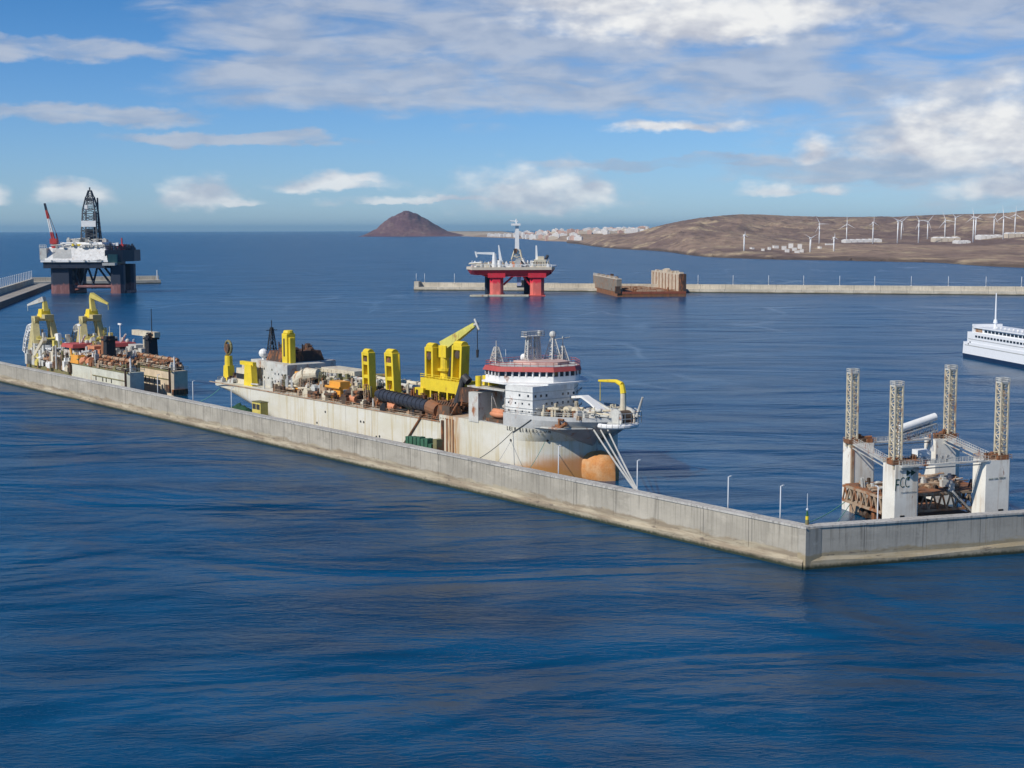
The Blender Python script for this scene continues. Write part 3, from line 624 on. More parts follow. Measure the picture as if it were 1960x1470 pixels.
# anchor pocket: protruding grey box under the flare with rusty anchor, both sides
for s in (-1, 1):
    y1, y2, y3 = hb(-16, 16)[0], hb(-3.5, 16)[0], hb(-8.5, 11)[0]
    a = [(-16, s*(y1+.3), 16.1), (-8, s*(hb(-8, 16)[0]+3.2), 16.1), (-3.0, s*(y2+.6), 16.1), (-8.6, s*(y3+1.6), 9.8)]; b2 = [(-15, s*(y1-5), 16.1), (-3, s*(y2-4), 16.1), (-9, s*max(.5, y3-3), 9.8)]
    MB().add(a+b2, [(0, 1, 3), (1, 2, 3), (0, 4, 5, 2, 1), (4, 0, 3, 6), (2, 5, 6, 3)]).build('anchor_pocket', M['grey'], ship)
    MB().prism([(-17, s*(y1-.2)), (-8, s*(hb(-8, 16)[0]+3.5)), (-2, s*(y2-.2)), (-4, s*(y2-3)), (-15, s*(y1-4))], 16.12, 16.5).build('pocket_lip', M['pale'], ship)
    yy = hb(-8, 16)[0]+2.2; an = MB().tube((-8.4, s*yy, 19.2), (-8.4, s*yy, 16.6), .4).tube((-11, s*yy, 18.0), (-8.4, s*yy, 16.4), .6, .5).tube((-5.8, s*(yy-.5), 18.0), (-8.4, s*yy, 16.4), .6, .5).tube((-10.4, s*yy, 19), (-6.4, s*yy, 19), .35)
    an.build('anchor', M['rust'], ship)
# fenders and marks
MB().tube((-72, -20.75, 14.4), (-82, -20.9, 4.2), .38).tube((-82, -20.9, 4.2), (-82.3, -20.9, 3), .7).build('overboard_pipe', M['brown'], ship)
MB().tube((-60.2, -20.8, 14), (-60.2, -20.8, -1), .5).build('dark_guide_rail', M['darkrust'], ship)
for i, x in enumerate((-58, -56.2, -54.6)): MB().box(x-.25, x+.25, -20.75, -20.45, -1, 14.8).build('rubbing_bar', M['rust2' if i % 2 else 'rust'], ship)
MB().box(-226, -62, -20.75, -20.4, 13.25, 13.6).build('deck_edge_rail', M['rust2'], ship)
hs = MB()
for x, z in ((-25, 11.4), (-14.8, 12), (-38, 2.4), (-110, 8.5), (-108, 8.5), (-100, 4.2), (-98, 4.6), (-140, 5), (-134, 9.6)): hs.piece().tube((x, -hb(x, z)[0]-.12, z), (x, -hb(x, z)[0]+.4, z), .42)
hs.build_each('hull_opening', M['black'], ship)
# name in Helvetica-like capitals on the bow
for s in (-1,):
    xA, xB, z = -26.5, -11.6, 14.5
    ya, yb = hb(xA, 15)[0], hb(xB, 15)[0]; txt = 'LEIV EIRIKSSON'; n = len(txt)
    for i, ch in enumerate(txt):
        if ch == ' ': continue
        x = xA+(xB-xA)*i/n; y = -hb(x, 15)[0]-.14; x2 = x+.5; y2 = -hb(x2, 15)[0]-.14; a = math.atan2(y2-y, x2-x)
        mt = Matrix.Translation((x, y, z)) @ Matrix.Rotation(a, 4, 'Z') @ Matrix.Rotation(R(90), 4, 'X') @ Matrix.Scale(.70, 4, (1, 0, 0))
        text_part(ch, 1.65, M['letter'], ship, mt, 'name_letter', .06, .02)
# ---- accommodation block forward
hp = [(-28, -20), (-17, -18.2), (-17, -2), (-26, 7.5), (-34, 13), (-44, 13), (-44, -12), (-31, -12)]
hw_ = MB().prism(hp, 18.8, 28.2); hw_.build('deckhouse', mat('stained_white_paint', (.78, .78, .75), .55, .14, .45, .35), ship)
for z in (21.4, 24.0, 26.4): MB().prism([(-28.2, -20.15), (-16.85, -18.35), (-16.85, -1.95), (-25.9, 7.65), (-25.9, 7.3), (-17.2, -2.2), (-17.2, -18), (-28, -19.8)], z, z+.16).build('deck_ledge', M['grey'], ship)
MB().box(-16.95, -16.2, -17, -4, 21.5, 21.7).rail([(-16.3, -17, 21.6), (-16.3, -4, 21.6)], 1.1, 2, .06).build('front_gallery', M['pale'], ship)
def facade(name, p, q, zs_, n, wd, ht, mb, off=.06, skip=0.):
    p, q = Vector((*p, 0)), Vector((*q, 0)); d = (q-p).normalized(); nn = Vector((d.y, -d.x, 0)); L_ = (q-p).length
    for z in zs_:
        for i in range(n):
            if random.random() < skip: continue
            c = p+d*(L_*(i+.5)/n); a = c-d*wd/2+nn*off; b3 = c+d*wd/2+nn*off; a2, b2_ = a-nn*.2, b3-nn*.2
            mb.piece().add([(a.x, a.y, z), (b3.x, b3.y, z), (b3.x, b3.y, z+ht), (a.x, a.y, z+ht), (a2.x, a2.y, z), (b2_.x, b2_.y, z), (b2_.x, b2_.y, z+ht), (a2.x, a2.y, z+ht)], [(0, 1, 2, 3), (7, 6, 5, 4), (0, 3, 7, 4), (1, 5, 6, 2), (3, 2, 6, 7), (0, 4, 5, 1)])
    return mb
wn = facade('w', (-28, -20), (-17, -18.2), (20.3, 22.6), 4, .55, .55, MB()); facade('w', (-24, -19.3), (-17, -18.2), (25,), 2, .7, .7, wn)
facade('w', (-17, -18.2), (-17, -1), (19.8, 22.3, 24.9), 8, .7, .8, wn, skip=.15); facade('w', (-17, -1), (-27, 10), (20.0, 22.3, 24.9), 5, .7, .8, wn)
wn.build_each('window', M['glass'], ship)
# deck under the bridge, wide wings
MB().prism([(-40, -20), (-28, -20.5), (-17.2, -12), (-17, -1), (-19, 6), (-29, 12), (-40, 14), (-44, 8), (-44, -12)], 28.2, 28.7).build('bridge_deck', M['white'], ship)
wp = [(-40, -18.5), (-32, -19.5), (-19.5, -8), (-18.8, 0), (-21, 4), (-29, 9), (-40, 10), (-43, 7), (-43, -12)]
MB().prism(wp, 28.7, 30.4).build('wheelhouse_lower', M['white'], ship)
wi = [(x+.25*(1 if x < -40 else -1), y*.985) for x, y in wp]; MB().prism(wi, 30.4, 31.9).build('wheelhouse_glazing', M['glass'], ship)
mu = MB()
for i in range(len(wp)):
    a, b3 = Vector((*wp[i], 0)), Vector((*wp[(i+1) % len(wp)], 0)); n = max(1, int((b3-a).length/2.0))
    for k in range(n+1): q = a.lerp(b3, k/n)*.998; mu.piece().tube((q.x, q.y, 30.4), (q.x, q.y, 31.9), .22, n=4)
mu.build_each('window_mullion', M['white'], ship)
MB().prism([(x+(.6 if x > -40 else -.6), y*1.04) for x, y in wp], 31.9, 33.3, [(x, y*1.01) for x, y in wp]).build('wheelhouse_roof', M['redroof'], ship)
MB().prism([(x*.985-.5, y*.92) for x, y in wp], 33.3, 33.42).build('roof_deck', M['pale'], ship)
rl = [(x, y*.99, 33.4) for x, y in wp]; MB().rail(rl+[rl[0]], 1.3, 2.2, .08).build('roof_railing', M['redroof'], ship)
MB().prism([(-38, -9), (-28, -8), (-23.5, -3), (-25, 3), (-38, 7)], 33.4, 34.3).build('upper_house', mat('faded_pink_paint', (.60, .42, .37), .6, .1, .4), ship)
# masts on the bridge roof
def mast_at(px, ytop, yv, name, kind):
    o = SF; r = ray(px, 700); a = -SF.o
    tt = (yv+SF.o.dot(SF.p))/(r.x*SF.p.x+r.y*SF.p.y); q = Vector((r.x*tt, r.y*tt, 0)); x = SF.loc(q)[0]
    r = ray(px, ytop); zt = CH+r.z/r.y*q.y; m_ = MB()
    if kind == 'tri':
        m_.lattice((x, yv, 33.4), (x, yv, zt-2), 3.2, 1.0, 6, .16, .10); m_.tube((x, yv, zt-2), (x, yv, zt), .14); m_.box(x-.9, x+.9, yv-.9, yv+.9, zt-4.2, zt-3.9)
    elif kind == 'twin':
        for k in (-1.9, 1.9): m_.lattice((x, yv+k, 33.4), (x, yv+k*.85, zt-1.5), 1.7, 1.1, 7, .17, .10)
        m_.box(x-1.5, x+1.5, yv-3.6, yv+3.6, zt-1.7, zt-1.4); m_.rail([(x-1.4, yv-3.5, zt-1.4), (x+1.4, yv-3.5, zt-1.4), (x+1.4, yv+3.5, zt-1.4), (x-1.4, yv+3.5, zt-1.4), (x-1.4, yv-3.5, zt-1.4)], 1.3, 1.2, .1)
        m_.box(x-.2, x+.2, yv-2, yv+2, zt-5.5, zt-5.1).ball((x, yv+2.6, zt-.6), .8)
    elif kind == 'dome':
        m_.lattice((x, yv, 33.4), (x, yv, zt-2.2), 4.2, .9, 6, .17, .10); m_.ball((x, yv, zt-1), 1.15)
    elif kind == 'tee':
        m_.lattice((x, yv, 33.4), (x, yv, zt-3), 3.0, .6, 5, .15, .10); m_.tube((x, yv, zt-3), (x, yv, zt), .2); m_.tube((x, yv-3, zt-.8), (x, yv+3, zt-.4), .16)
    elif kind == 'radome': m_.tube((x, yv, 33.4), (x, yv, zt-2), .35); m_.ball((x, yv, zt-1), 1.25)
    else: m_.tube((x, yv, 33.4), (x, yv, zt), .12, .06, n=5)
    m_.build(name, M['pale'] if kind in ('tri', 'twin', 'dome', 'tee') else M['white'], ship)
mast_at(950, 652, -13, 'lattice_mast', 'tri'); mast_at(1020, 634, -3, 'signal_mast', 'twin'); mast_at(1058, 634, 4, 'lattice_mast', 'dome'); mast_at(1077, 644, 7, 'radar_mast', 'tee'); mast_at(1003, 678, -4, 'radome', 'radome')
for px, yt, yv in ((968, 668, -10), (977, 690, -12), (991, 688, -8), (1038, 688, 0), (1046, 690, 3), (1086, 690, 8), (1012, 686, -6)): mast_at(px, yt, yv, 'whip_antenna', 'whip')
# block with lifeboat recess
MB().box(-46, -41, -20.7, -8, 15.2, 24.5).build('recess_pillar', M['pale'], ship)
MB().box(-41, -28, -20.2, -19.6, 13.5, 15.9).box(-44, -31, -12.2, -12, 15.7, 28).build('recess_wall', M['grey'], ship)
MB().box(-47, -28, -20.5, -6, 26.0, 26.4).build('recess_deck', M['pale'], ship)
lb = MB(); rows = []
for i in range(13):
    u = i/12; x = -38.6+8.4*u; s = max(.02, 1-abs(2*u-1)**3)**.6
    rows.append([(x, -17.6+1.7*s*math.cos(a), 18.3+(.9*s if math.sin(a) > 0 else 1.3*s)*math.sin(a)) for a in [2*math.pi*k/12 for k in range(13)]])
lb.grid(rows); lbo = lb.build('lifeboat_hull', M['salmon'], ship, True); lbo['label'] = 'salmon coloured enclosed lifeboat'
MB().box(-37.4, -31.4, -18.5, -16.7, 18.9, 19.9, 0, .5, .4).build('lifeboat_canopy', M['salmon'], ship, bevel=.2)
MB().box(-38.8, -30.2, -19.2, -16.0, 15.7, 16.8).build('boat_cradle', M['brown'], ship)
MB().tube((-38, -17.6, 24.5), (-38, -17.6, 19), .12).tube((-31.5, -17.6, 25.9), (-31.5, -17.6, 19), .12).tube((-38, -14, 16), (-38, -17.6, 24.7), .3).tube((-31.5, -14, 16), (-31.5, -17.6, 24.7), .3).build('davit', M['pale'], ship)
st = MB()
for i in range(4): st.box(-35.5, -32, -15.4+.0, -13, 18+i*2.1, 18.3+i*2.1).tube((-35.5, -15.2, 18.3+i*2.1), (-32, -15.2, 20.1+i*2.1), .25, n=4)
st.build('stairway', M['pale'], ship)
MB().box(-45, -41.5, -16, -12, 26.4, 29.5).tube((-43, -19, 26.4), (-43, -19, 29.6), 1.0, n=12).build('yellow_ventilator', M['yellow'], ship)
MB().box(-58, -46.5, -16, 5, 20, 24.6, 0, .8).build('dark_winch_house', M['darkrust'], ship)
# ---- bow gear: forecastle dome, crane, winches, breakwater
MB().tube((-16, -9, 19), (-2, -4, 21.5), .5).tube((-16, 5, 22.5), (-4, 2, 20.5), .6).build('foredeck_pipe', M['pale'], ship)
ar = MB(); pts = [(-16.5, -2, 24.5), (-12, -2, 25), (-8, -2, 23.4), (-4, -2, 21.2), (0, -2, 20.4)]
for (a, b3) in zip(pts, pts[1:]): ar.add([(a[0], -3.4, a[2]), (b3[0], -3.4, b3[2]), (b3[0], -.4, b3[2]), (a[0], -.4, a[2]), (a[0], -3.4, a[2]-.7), (b3[0], -3.4, b3[2]-.7), (b3[0], -.4, b3[2]-.7), (a[0], -.4, a[2]-.7)], [(0, 1, 2, 3), (7, 6, 5, 4), (0, 4, 5, 1), (2, 6, 7, 3)])
ar.build('bow_pipe_cover', M['white'], ship)
def clutter(name, mk, n, xr, yr, z0, hr, wr, seed, parent, frac_tube=.5):
    rnd = random.Random(seed); m_ = MB()
    for i in range(n):
        x, y = rnd.uniform(*xr), rnd.uniform(*yr); h = rnd.uniform(*hr); w_ = rnd.uniform(*wr); d = rnd.uniform(*wr); zb = z0
        k = rnd.random(); m_.piece(); h_ = h; h = min(h, 4.2) if frac_tube*.4 <= k < frac_tube*.7 else h
        if k < frac_tube*.4: m_.tube((x-w_*1.6, y, zb+h*.6), (x+w_*1.6, y+rnd.uniform(-1.5, 1.5), zb+h*.75), min(h, w_)*.22, n=8)
        elif k < frac_tube*.7: m_.tube((x, y-w_/2, zb+h*.4), (x, y+w_/2, zb+h*.4), h*.38, n=12); m_.box(x-h*.45, x+h*.45, y-w_*.62, y-w_*.5, zb, zb+h*.5); m_.box(x-h*.45, x+h*.45, y+w_*.5, y+w_*.62, zb, zb+h*.5)
        elif k < frac_tube: m_.tube((x, y, zb), (x, y, zb+h), w_*.22, w_*.16, n=8); m_.ball((x, y, zb+h), w_*.2, 6)
        elif k < frac_tube+.15: m_.lattice((x, y, zb), (x+rnd.uniform(-1, 1), y, zb+h), w_*.6, w_*.5, 3, .12, .08)
        else: m_.box(x-w_/2, x+w_/2, y-d/2, y+d/2, zb, zb+h*.62, rnd.uniform(-.15, .15)); m_.box(x-w_*.3, x+w_*.2, y-d*.3, y+d*.25, zb+h*.62, zb+h*.85)
    return m_.build_each(name, M[mk], parent)
clutter('mooring_winch', 'pale', 16, (-14, -1), (-10, 6), 18.9, (1.5, 3.4), (1.2, 3), 3, ship); clutter('windlass', 'rust2', 9, (-15, -1), (-12, 6), 18.9, (1.2, 2.6), (1, 2.2), 4, ship)
clutter('deck_fitting', 'cream', 14, (-14, 1), (-8, 8), 18.9, (1.5, 4.), (.8, 2.2), 5, ship, .8)
# bow coupling head: half-round white fender and dark drum at the stem
bc = MB(); 
for k in range(10):
    a0_, a1_ = -1.75+k*.28, -1.75+(k+1)*.28; bc.tube((2.8+5.5*math.cos(a0_), -2+6.2*math.sin(a0_), 17.6), (2.8+5.5*math.cos(a1_), -2+6.2*math.sin(a1_), 17.6), .75)
bc.build('bow_fender', M['white'], ship)
MB().tube((4, -3.4, 19.6), (4, 1.4, 19.6), 2.2, n=16).build('coupling_drum', M['brown'], ship); MB().box(1, 7, -5, 3, 17.9, 18.4).build('bow_platform', M['pale'], ship)
MB().tube((4, -3.9, 19.6), (4, -3.4, 19.6), 2.9, n=16).tube((4, 1.4, 19.6), (4, 1.9, 19.6), 2.9, n=16).build('drum_flange', M['pale'], ship)
MB().rail([(8, -6, 18.3), (9, -2, 18.3), (8, 3, 18.3), (2, 5, 18.9)], 3.2, 1.6, .12).tube((7, 2, 20), (9.5, 2, 26), .5, .3).build('bow_railing', M['pale'], ship)
MB().tube((2.2, 1, 18.5), (2.2, 1, 26.6), 1.0, .85, n=12).build('crane_pedestal', M['cream'], ship)
cr = MB().tube((2.2, 1, 26.6), (1.6, 1, 29.2), .95, .8, n=8).tube((1.6, 1, 29.2), (-1.0, 1, 30.0), .8, .6, n=8).tube((-1.0, 1, 30.), (-8.2, .4, 29.6), .55, .35, n=6).tube((-7.6, .5, 29.4), (-7.6, .5, 23.5), .07, n=4)
cr.build('deck_crane', M['yellow'], ship)
# ---- stern house and gear
def sx(px, py, yv):
    r = ray(px, py); tt = (yv+SF.o.dot(SF.p))/(r.x*SF.p.x+r.y*SF.p.y); q = r*tt; return SF.loc(Vector((q.x, q.y, CH+q.z)))
def sbox(mb, x0, x1, yA, yB, z0, z1, **k): return mb.box(x0, x1, yA, yB, z0, z1, **k)
MB().box(-206, -180, -12, 12, 13.4, 23.5).build('engine_casing', M['pale'], ship)
MB().box(-184, -173, -14, 3, 13.4, 23.4).build('stern_deckhouse', M['pale'], ship)
wn = facade('w', (-184, -14), (-173, -14), (16, 19), 4, .7, .8, MB()); facade('w', (-206, -12), (-184, -12), (16.5, 20), 7, .7, .8, wn, skip=.3); wn.build_each('window', M['glass'], ship)
MB().box(-214, -200, -15, -2, 13.4, 19.6, 0, .6, .3).box(-212, -205, -13, -5, 19.6, 22).build('aft_cabin', M['cream'], ship)
MB().box(-213, -201, -15.15, -14.9, 15.5, 17.5).build('cabin_window_band', M['black'], ship)
MB().box(-197, -182, -10, 8, 23.5, 27.5, 0, 1.2, 1).build('funnel_casing', M['darkrust'], ship)
clutter('exhaust_pipe', 'darkrust', 16, (-196, -183), (-9, 7), 26.5, (1.5, 4.5), (.8, 1.8), 6, ship, 1.)
MB().lattice((-203, -4, 23.5), (-203, -4, 36), 3.4, .8, 6, .2, .12).tube((-203, -4, 36), (-203, -4, 39), .18).tube((-203, -6.5, 35), (-203, -1.5, 35), .15).build('dark_lattice_mast', M['black'], ship)
MB().ball((-201, -9, 26), 1.9, 12).tube((-201, -9, 23.5), (-201, -9, 25), .6).build('satellite_dome', M['white'], ship)
# yellow cylinder tower
q = sx(553, 690, -8); MB().box(q[0]-2, q[0]+2, -10, -6, 23, 35).tube((q[0], -8, 35), (q[0], -8, 36.2), 2.2, 1.8, n=14).box(q[0]+2, q[0]+3.2, -9.3, -6.7, 23, 33.5).build('spud_tower', M['yellow'], ship, bevel=.3)
MB().box(q[0]-.5, q[0]+.5, -10.12, -9.9, 26, 33).build('tower_slot', M['dark'], ship)
q = sx(438, 700, -12); MB().tube((q[0], -12, 13.5), (q[0], -12, 23.5), 1.9, 1.6, n=12).box(q[0]-2.4, q[0]+2.4, -13.5, -10.5, 13.5, 19.5, 0, .6).build('aft_gantry_post', M['yellow'], ship)
g = MB(); 
for k in range(14): a = 2*math.pi*k/14; a2 = 2*math.pi*(k+1)/14; g.tube((q[0]+2.7*math.cos(a), -12, 27+2.7*math.sin(a)), (q[0]+2.7*math.cos(a2), -12, 27+2.7*math.sin(a2)), .55)
g.tube((q[0]-2, -12, 23), (q[0], -12, 25), .7).build('aft_sheave', M['olive'], ship); MB().tube((q[0], -13, 26.6), (q[0], -11, 26.6), 1.9, n=12).build('sheave_disc', M['brown'], ship)
MB().box(-203, -196, -17, -14.5, 13.5, 22, 0, .8).box(-207, -196, -16.5, -15, 21.5, 23).build('yellow_gantry_frame', M['yellow'], ship)
clutter('stern_gear', 'darkrust', 22, (-226, -214), (-15, 13), 13.5, (1.2, 3.2), (1.2, 3), 7, ship); clutter('stern_fitting', 'pale', 16, (-222, -185), (-19, -12), 13.5, (1.5, 4.), (1., 2.2), 8, ship)
MB().rail([(-226, -17, 13.5), (-228, -10, 13.5), (-228, 10, 13.5), (-224, 17, 13.5)], 1.4, 2, .1).build('stern_railing', M['pale'], ship)
# ---- working deck: hopper coamings, pipes, machinery
MB().box(-176, -62, -12, -11, 13.5, 17.6).box(-176, -62, 11, 12, 13.5, 17.6).box(-176, -62, -11, 11, 13.5, 15).build('hopper_coaming', M['rust2'], ship)
MB().box(-170, -66, -4, 4, 15, 18.4).build('centre_walkway', M['brown'], ship)
for i, (ya, za, m_) in enumerate(((-2.5, 20.0, 'pale'), (2.2, 20.4, 'cream'), (6, 19.4, 'rust2'), (-9, 18.4, 'brown'))):
    pp = MB().tube((-172, ya, za), (-68, ya, za), .8, n=12)
    for x in range(-170, -68, 9): pp.tube((x-.3, ya, za), (x+.3, ya, za), 1.15, n=12); pp.box(x-.3, x+.3, ya-.3, ya+.3, 15, za)
    pp.build('deck_pipe', M[m_], ship)
MB().box(-166, -142, -3, 5, 20.8, 22.6).rail([(-167, -5, 21), (-140, -5, 21)], 1.3, 3, .1).build('control_platform', M['cream'], ship)
for sd, mk, n, xr, yr, z0, hr, wr in ((21, 'brown', 60, (-150, -64), (-18.5, -11), 13.5, (1.6, 4.6), (1.2, 3.4)), (22, 'darkrust', 50, (-145, -62), (-18, -8), 13.5, (2, 5.4), (1.4, 3.6)), (23, 'rust2', 40, (-178, -64), (-18.5, -10), 13.5, (1.6, 3.8), (1, 2.6)),
      (24, 'pale', 40, (-180, -64), (-18.5, 8), 14, (1.6, 4.6), (1, 2.6)), (25, 'grey', 26, (-176, -140), (-17, 6), 14.5, (3, 6.5), (1.4, 4)), (26, 'black', 26, (-128, -64), (-19, -12), 13.5, (1.5, 3.8), (1.2, 3)), (27, 'cream', 34, (-176, -100), (-14, 8), 16, (3, 6.2), (1.2, 4)),
      (28, 'rust', 30, (-160, -60), (-16, 8), 15, (3, 6.5), (1.2, 3.2)), (29, 'olive', 26, (-170, -60), (-12, 9), 17, (2.5, 6), (1.2, 3.6)), (30, 'darkrust', 30, (-88, -58), (-16, 8), 15, (4, 8), (1.4, 3.4))):
    clutter('deck_machinery', mk, n, xr, yr, z0, hr, wr, sd, ship)
MB().prism([(-168, -15), (-161, -15), (-161, -9), (-168, -9)], 15, 21.5, [(-167, -14), (-162, -14), (-162, -10), (-167, -10)]).build('orange_hopper', M['orange'], ship)
MB().tube((-163, -15, 18.5), (-158, -14, 21), 2.8, 2.6, n=16).tube((-158, -14, 21), (-153, -12, 21.5), 2.6, 1.8, n=16).build('cream_duct', M['cream'], ship)
MB().box(-137, -128.5, -17.5, -12.5, 15, 20.6, 0, .5, .4).tube((-138, -17.8, 18.5), (-128, -17.8, 18.5), .5).tube((-132.5, -17.6, 16), (-132.5, -17.6, 14), 1.6, .7, n=14).build('orange_winch_house', M['orange'], ship)
MB().tube((-121, -17.5, 15.4), (-117, -17.5, 15.4), 1.4, n=12).tube((-96, -18, 15), (-91, -18, 15), 1.5, n=12).build('pink_drum', M['salmon'], ship)
# black suction pipe lying along the deck edge
sp = MB().tube((-101, -17.5, 18.5), (-70, -18.6, 17.3), 2.0, n=16)
for i in range(12): x = -100+i*2.6; zz = 18.5-1.2*(i/12); sp.tube((x-.25, -17.5-i*.09, zz), (x+.25, -17.5-i*.09, zz), 2.2, n=16)
sp.tube((-104, -17.4, 18.6), (-101, -17.5, 18.5), 1.2, 2.0, n=16); sp.build('suction_pipe', mat('suction_pipe_black', (.035, .04, .055), .5, .08, .3), ship)
MB().tube((-70, -18.6, 17.3), (-64.5, -19, 16.6), 2.5, 2.2, n=14).build('drag_head_joint', M['rust'], ship)
dh = MB().box(-68, -57, -20.3, -14.5, 14, 18.5, 0, 1, .8)
for i in range(9): dh.tube((-68+i*1.3, -20.4, 14.4), (-67.4+i*1.3, -17, 19.5), .35, n=6)
dh.build('drag_head', M['brown'], ship)
MB().tube((-60.5, -16, 15), (-57, -14.5, 28), 1.3, 1.0, n=12).tube((-57, -14.5, 28), (-55, -14, 26.5), 1.4, n=12).build('dark_swing_arm', M['dark'], ship)
for sd, mk, n, xr, yr, z0, hr, wr in ((71, 'rust2', 30, (-160, -62), (-17.5, -8), 15, (3, 6.5), (1.2, 3.2)), (72, 'brown', 40, (-128, -62), (-18, -9), 14.5, (3, 6.5), (1.2, 3.)), (79, 'cream', 30, (-176, -100), (-19, -12), 13.5, (2, 5), (1, 3)), (80, 'brown', 36, (-176, -62), (-19.4, -14), 13.5, (1.5, 4), (1, 2.6)), (73, 'cream', 30, (-174, -66), (-14, 8), 17, (2.5, 5.5), (1, 3)), (74, 'pale', 30, (-176, -120), (-17, 4), 15, (3, 7), (1, 3)),
      (75, 'darkrust', 30, (-120, -60), (-18.5, -10), 14, (3, 6), (1.2, 3.2)), (76, 'rust', 24, (-110, -60), (-15, -6), 16, (3, 6), (1.2, 2.6)), (77, 'crate', 12, (-172, -130), (-15, 2), 16, (2.5, 5), (1.2, 3)), (78, 'olive', 20, (-176, -64), (-17, -6), 15, (2.5, 6), (1, 2.6))):
    clutter('deck_machinery', mk, n, xr, yr, z0, hr, wr, sd, ship, .65)
clutter('foredeck_gear', 'cream', 22, (-16, -7), (-16.5, -2), 18.9, (1.5, 4.5), (.8, 2.2), 81, ship, .7); clutter('foredeck_gear', 'brown', 12, (-15, -6), (-15, -2), 18.9, (1, 3), (.8, 2), 82, ship, .6)
# gantries
def gantry(px, py, pyb, yv, wd, dp, name, holes=2, lean=0):
    top = sx(px, py, yv); bot = 15.; x = top[0]; zt = top[2]; g = MB()
    z0 = bot; H_ = zt-z0; t_ = .75
    X = lambda z: x+lean*(zt-z)/H_
    for (a, c_) in ((-wd/2, -wd/2+t_*1.3), (wd/2-t_*1.3, wd/2)):
        g.add([(X(z0)+a, yv-dp/2, z0), (X(z0)+c_, yv-dp/2, z0), (X(z0)+c_, yv+dp/2, z0), (X(z0)+a, yv+dp/2, z0), (x+a, yv-dp/2, zt), (x+c_, yv-dp/2, zt), (x+c_, yv+dp/2, zt), (x+a, yv+dp/2, zt)], [(3, 2, 1, 0), (4, 5, 6, 7), (0, 1, 5, 4), (1, 2, 6, 5), (2, 3, 7, 6), (3, 0, 4, 7)])
    ys_ = [z0+H_*f for f in ((.0, .22, .46, .74, .93) if holes == 2 else (.0, .3, .93))]
    for zz in ys_: g.box(X(zz)-wd/2+t_, X(zz)+wd/2-t_, yv-dp/2+.15, yv+dp/2-.15, zz, zz+H_*(.11 if zz > z0+H_*.9 else .07))
    g.box(X(z0)-wd/2+t_, X(z0)+wd/2-t_, yv+dp/2-.6, yv+dp/2-.3, z0, zt-.4)      # rear plate
    g.tube((x-wd/2+.6, yv, zt-.2), (x+wd/2-.6, yv, zt-.2), dp*.48, n=14)
    go = g.build(name, M['yellow'], ship, bevel=.12)
    sh = MB().tube((x, yv-dp/2+.2, zt-3.0), (x, yv-dp/2+.9, zt-3.0), 1.35, n=14); sh.build('sheave', M['brown'], ship)
    return x, zt
gantry(705, 674, 745, -13, 4.6, 3, 'suction_gantry', 2, .6); gantry(750, 675, 745, -13, 5.2, 3.2, 'suction_gantry', 2, 1.2)
gantry(828, 664, 735, -9, 4.8, 3.4, 'trunnion_gantry', 1, 0); gantry(882, 661, 725, -9, 5.6, 3.4, 'trunnion_gantry', 1, -1.5)
x0_ = sx(822, 735, -9)[0]; x1_ = sx(893, 725, -9)[0]
MB().box(x0_-1, x1_, -12, -5, 21.5, 25.5).box(x0_-3, x0_+2, -13, -4, 17, 22).rail([(x0_-1, -12, 25.5), (x1_, -12, 25.5)], 1.3, 2, .12).build('gantry_platform', M['yellow'], ship)
gl = MB()
for i in range(5): xx = x0_+i*(x1_-x0_-2)/4; gl.piece().box(xx-.4, xx+.4, -12, -11.2, 14, 21.5)
gl.build_each('platform_leg', M['yellow'], ship)
# deck crane
q = sx(852, 665, -7); MB().tube((q[0], -7, 15), (q[0], -7, 33), 1.9, 1.6, n=14).tube((q[0], -7, 28), (q[0], -7, 28.8), 2.6, n=14).box(q[0]-1.6, q[0]+2.6, -8.6, -5.4, 32.5, 36.5).build('crane_column', M['yellow'], ship)
tip = sx(908, 622, -7); bo = MB(); a = Vector((q[0]-1, -7, 36)); b3 = Vector((tip[0], -7, tip[2]))
for k, (s0_, s1_) in enumerate(((1.9, .75),)):
    d = (b3-a).normalized(); n_ = Vector((-d.z, 0, d.x)); Y_ = Vector((0, 1, 0)); vs = []
    for p, s_ in ((a, s0_), (b3, s1_)): vs += [p+n_*s_*i+Y_*s_*.6*j for i, j in ((-1, -1), (1, -1), (1, 1), (-1, 1))]
    bo.add(vs, [(0, 1, 2, 3), (7, 6, 5, 4), (0, 4, 5, 1), (1, 5, 6, 2), (2, 6, 7, 3), (3, 7, 4, 0)])
bo.build('crane_boom', M['boom'], ship)
MB().tube(b3+Vector((1.2, -.8, 2.0)), b3+Vector((3.6, -.8, -1.4)), .35).tube(b3, b3+Vector((2, 0, .6)), .5).build('boom_head', M['pale'], ship)
MB().tube(b3+Vector((1.6, 0, 0)), b3+Vector((1.6, 0, -8)), .1, n=4).tube(b3+Vector((1.6, 0, -8)), b3+Vector((1.6, 0, -10.6)), .55, .35).build('crane_hook', M['dark'], ship)
MB().tube((q[0]+2, -7, 25), a.lerp(b3, .35)-Vector((0, 0, 1)), .5).build('boom_cylinder', M['dark'], ship)
MB().rail([(-173, -20.3, 13.5), (-62, -20.3, 13.5)], 1.2, 3, .07).build('side_railing', M['rust2'], ship)
MB().rail([(-28, -20.4, 15.7+4), (-17, -18.6, 19.7), (-8, -14.2, 19.7), (0, -9, 19.7)], 1.1, 2, .07).build('bow_side_railing', M['pale'], ship)
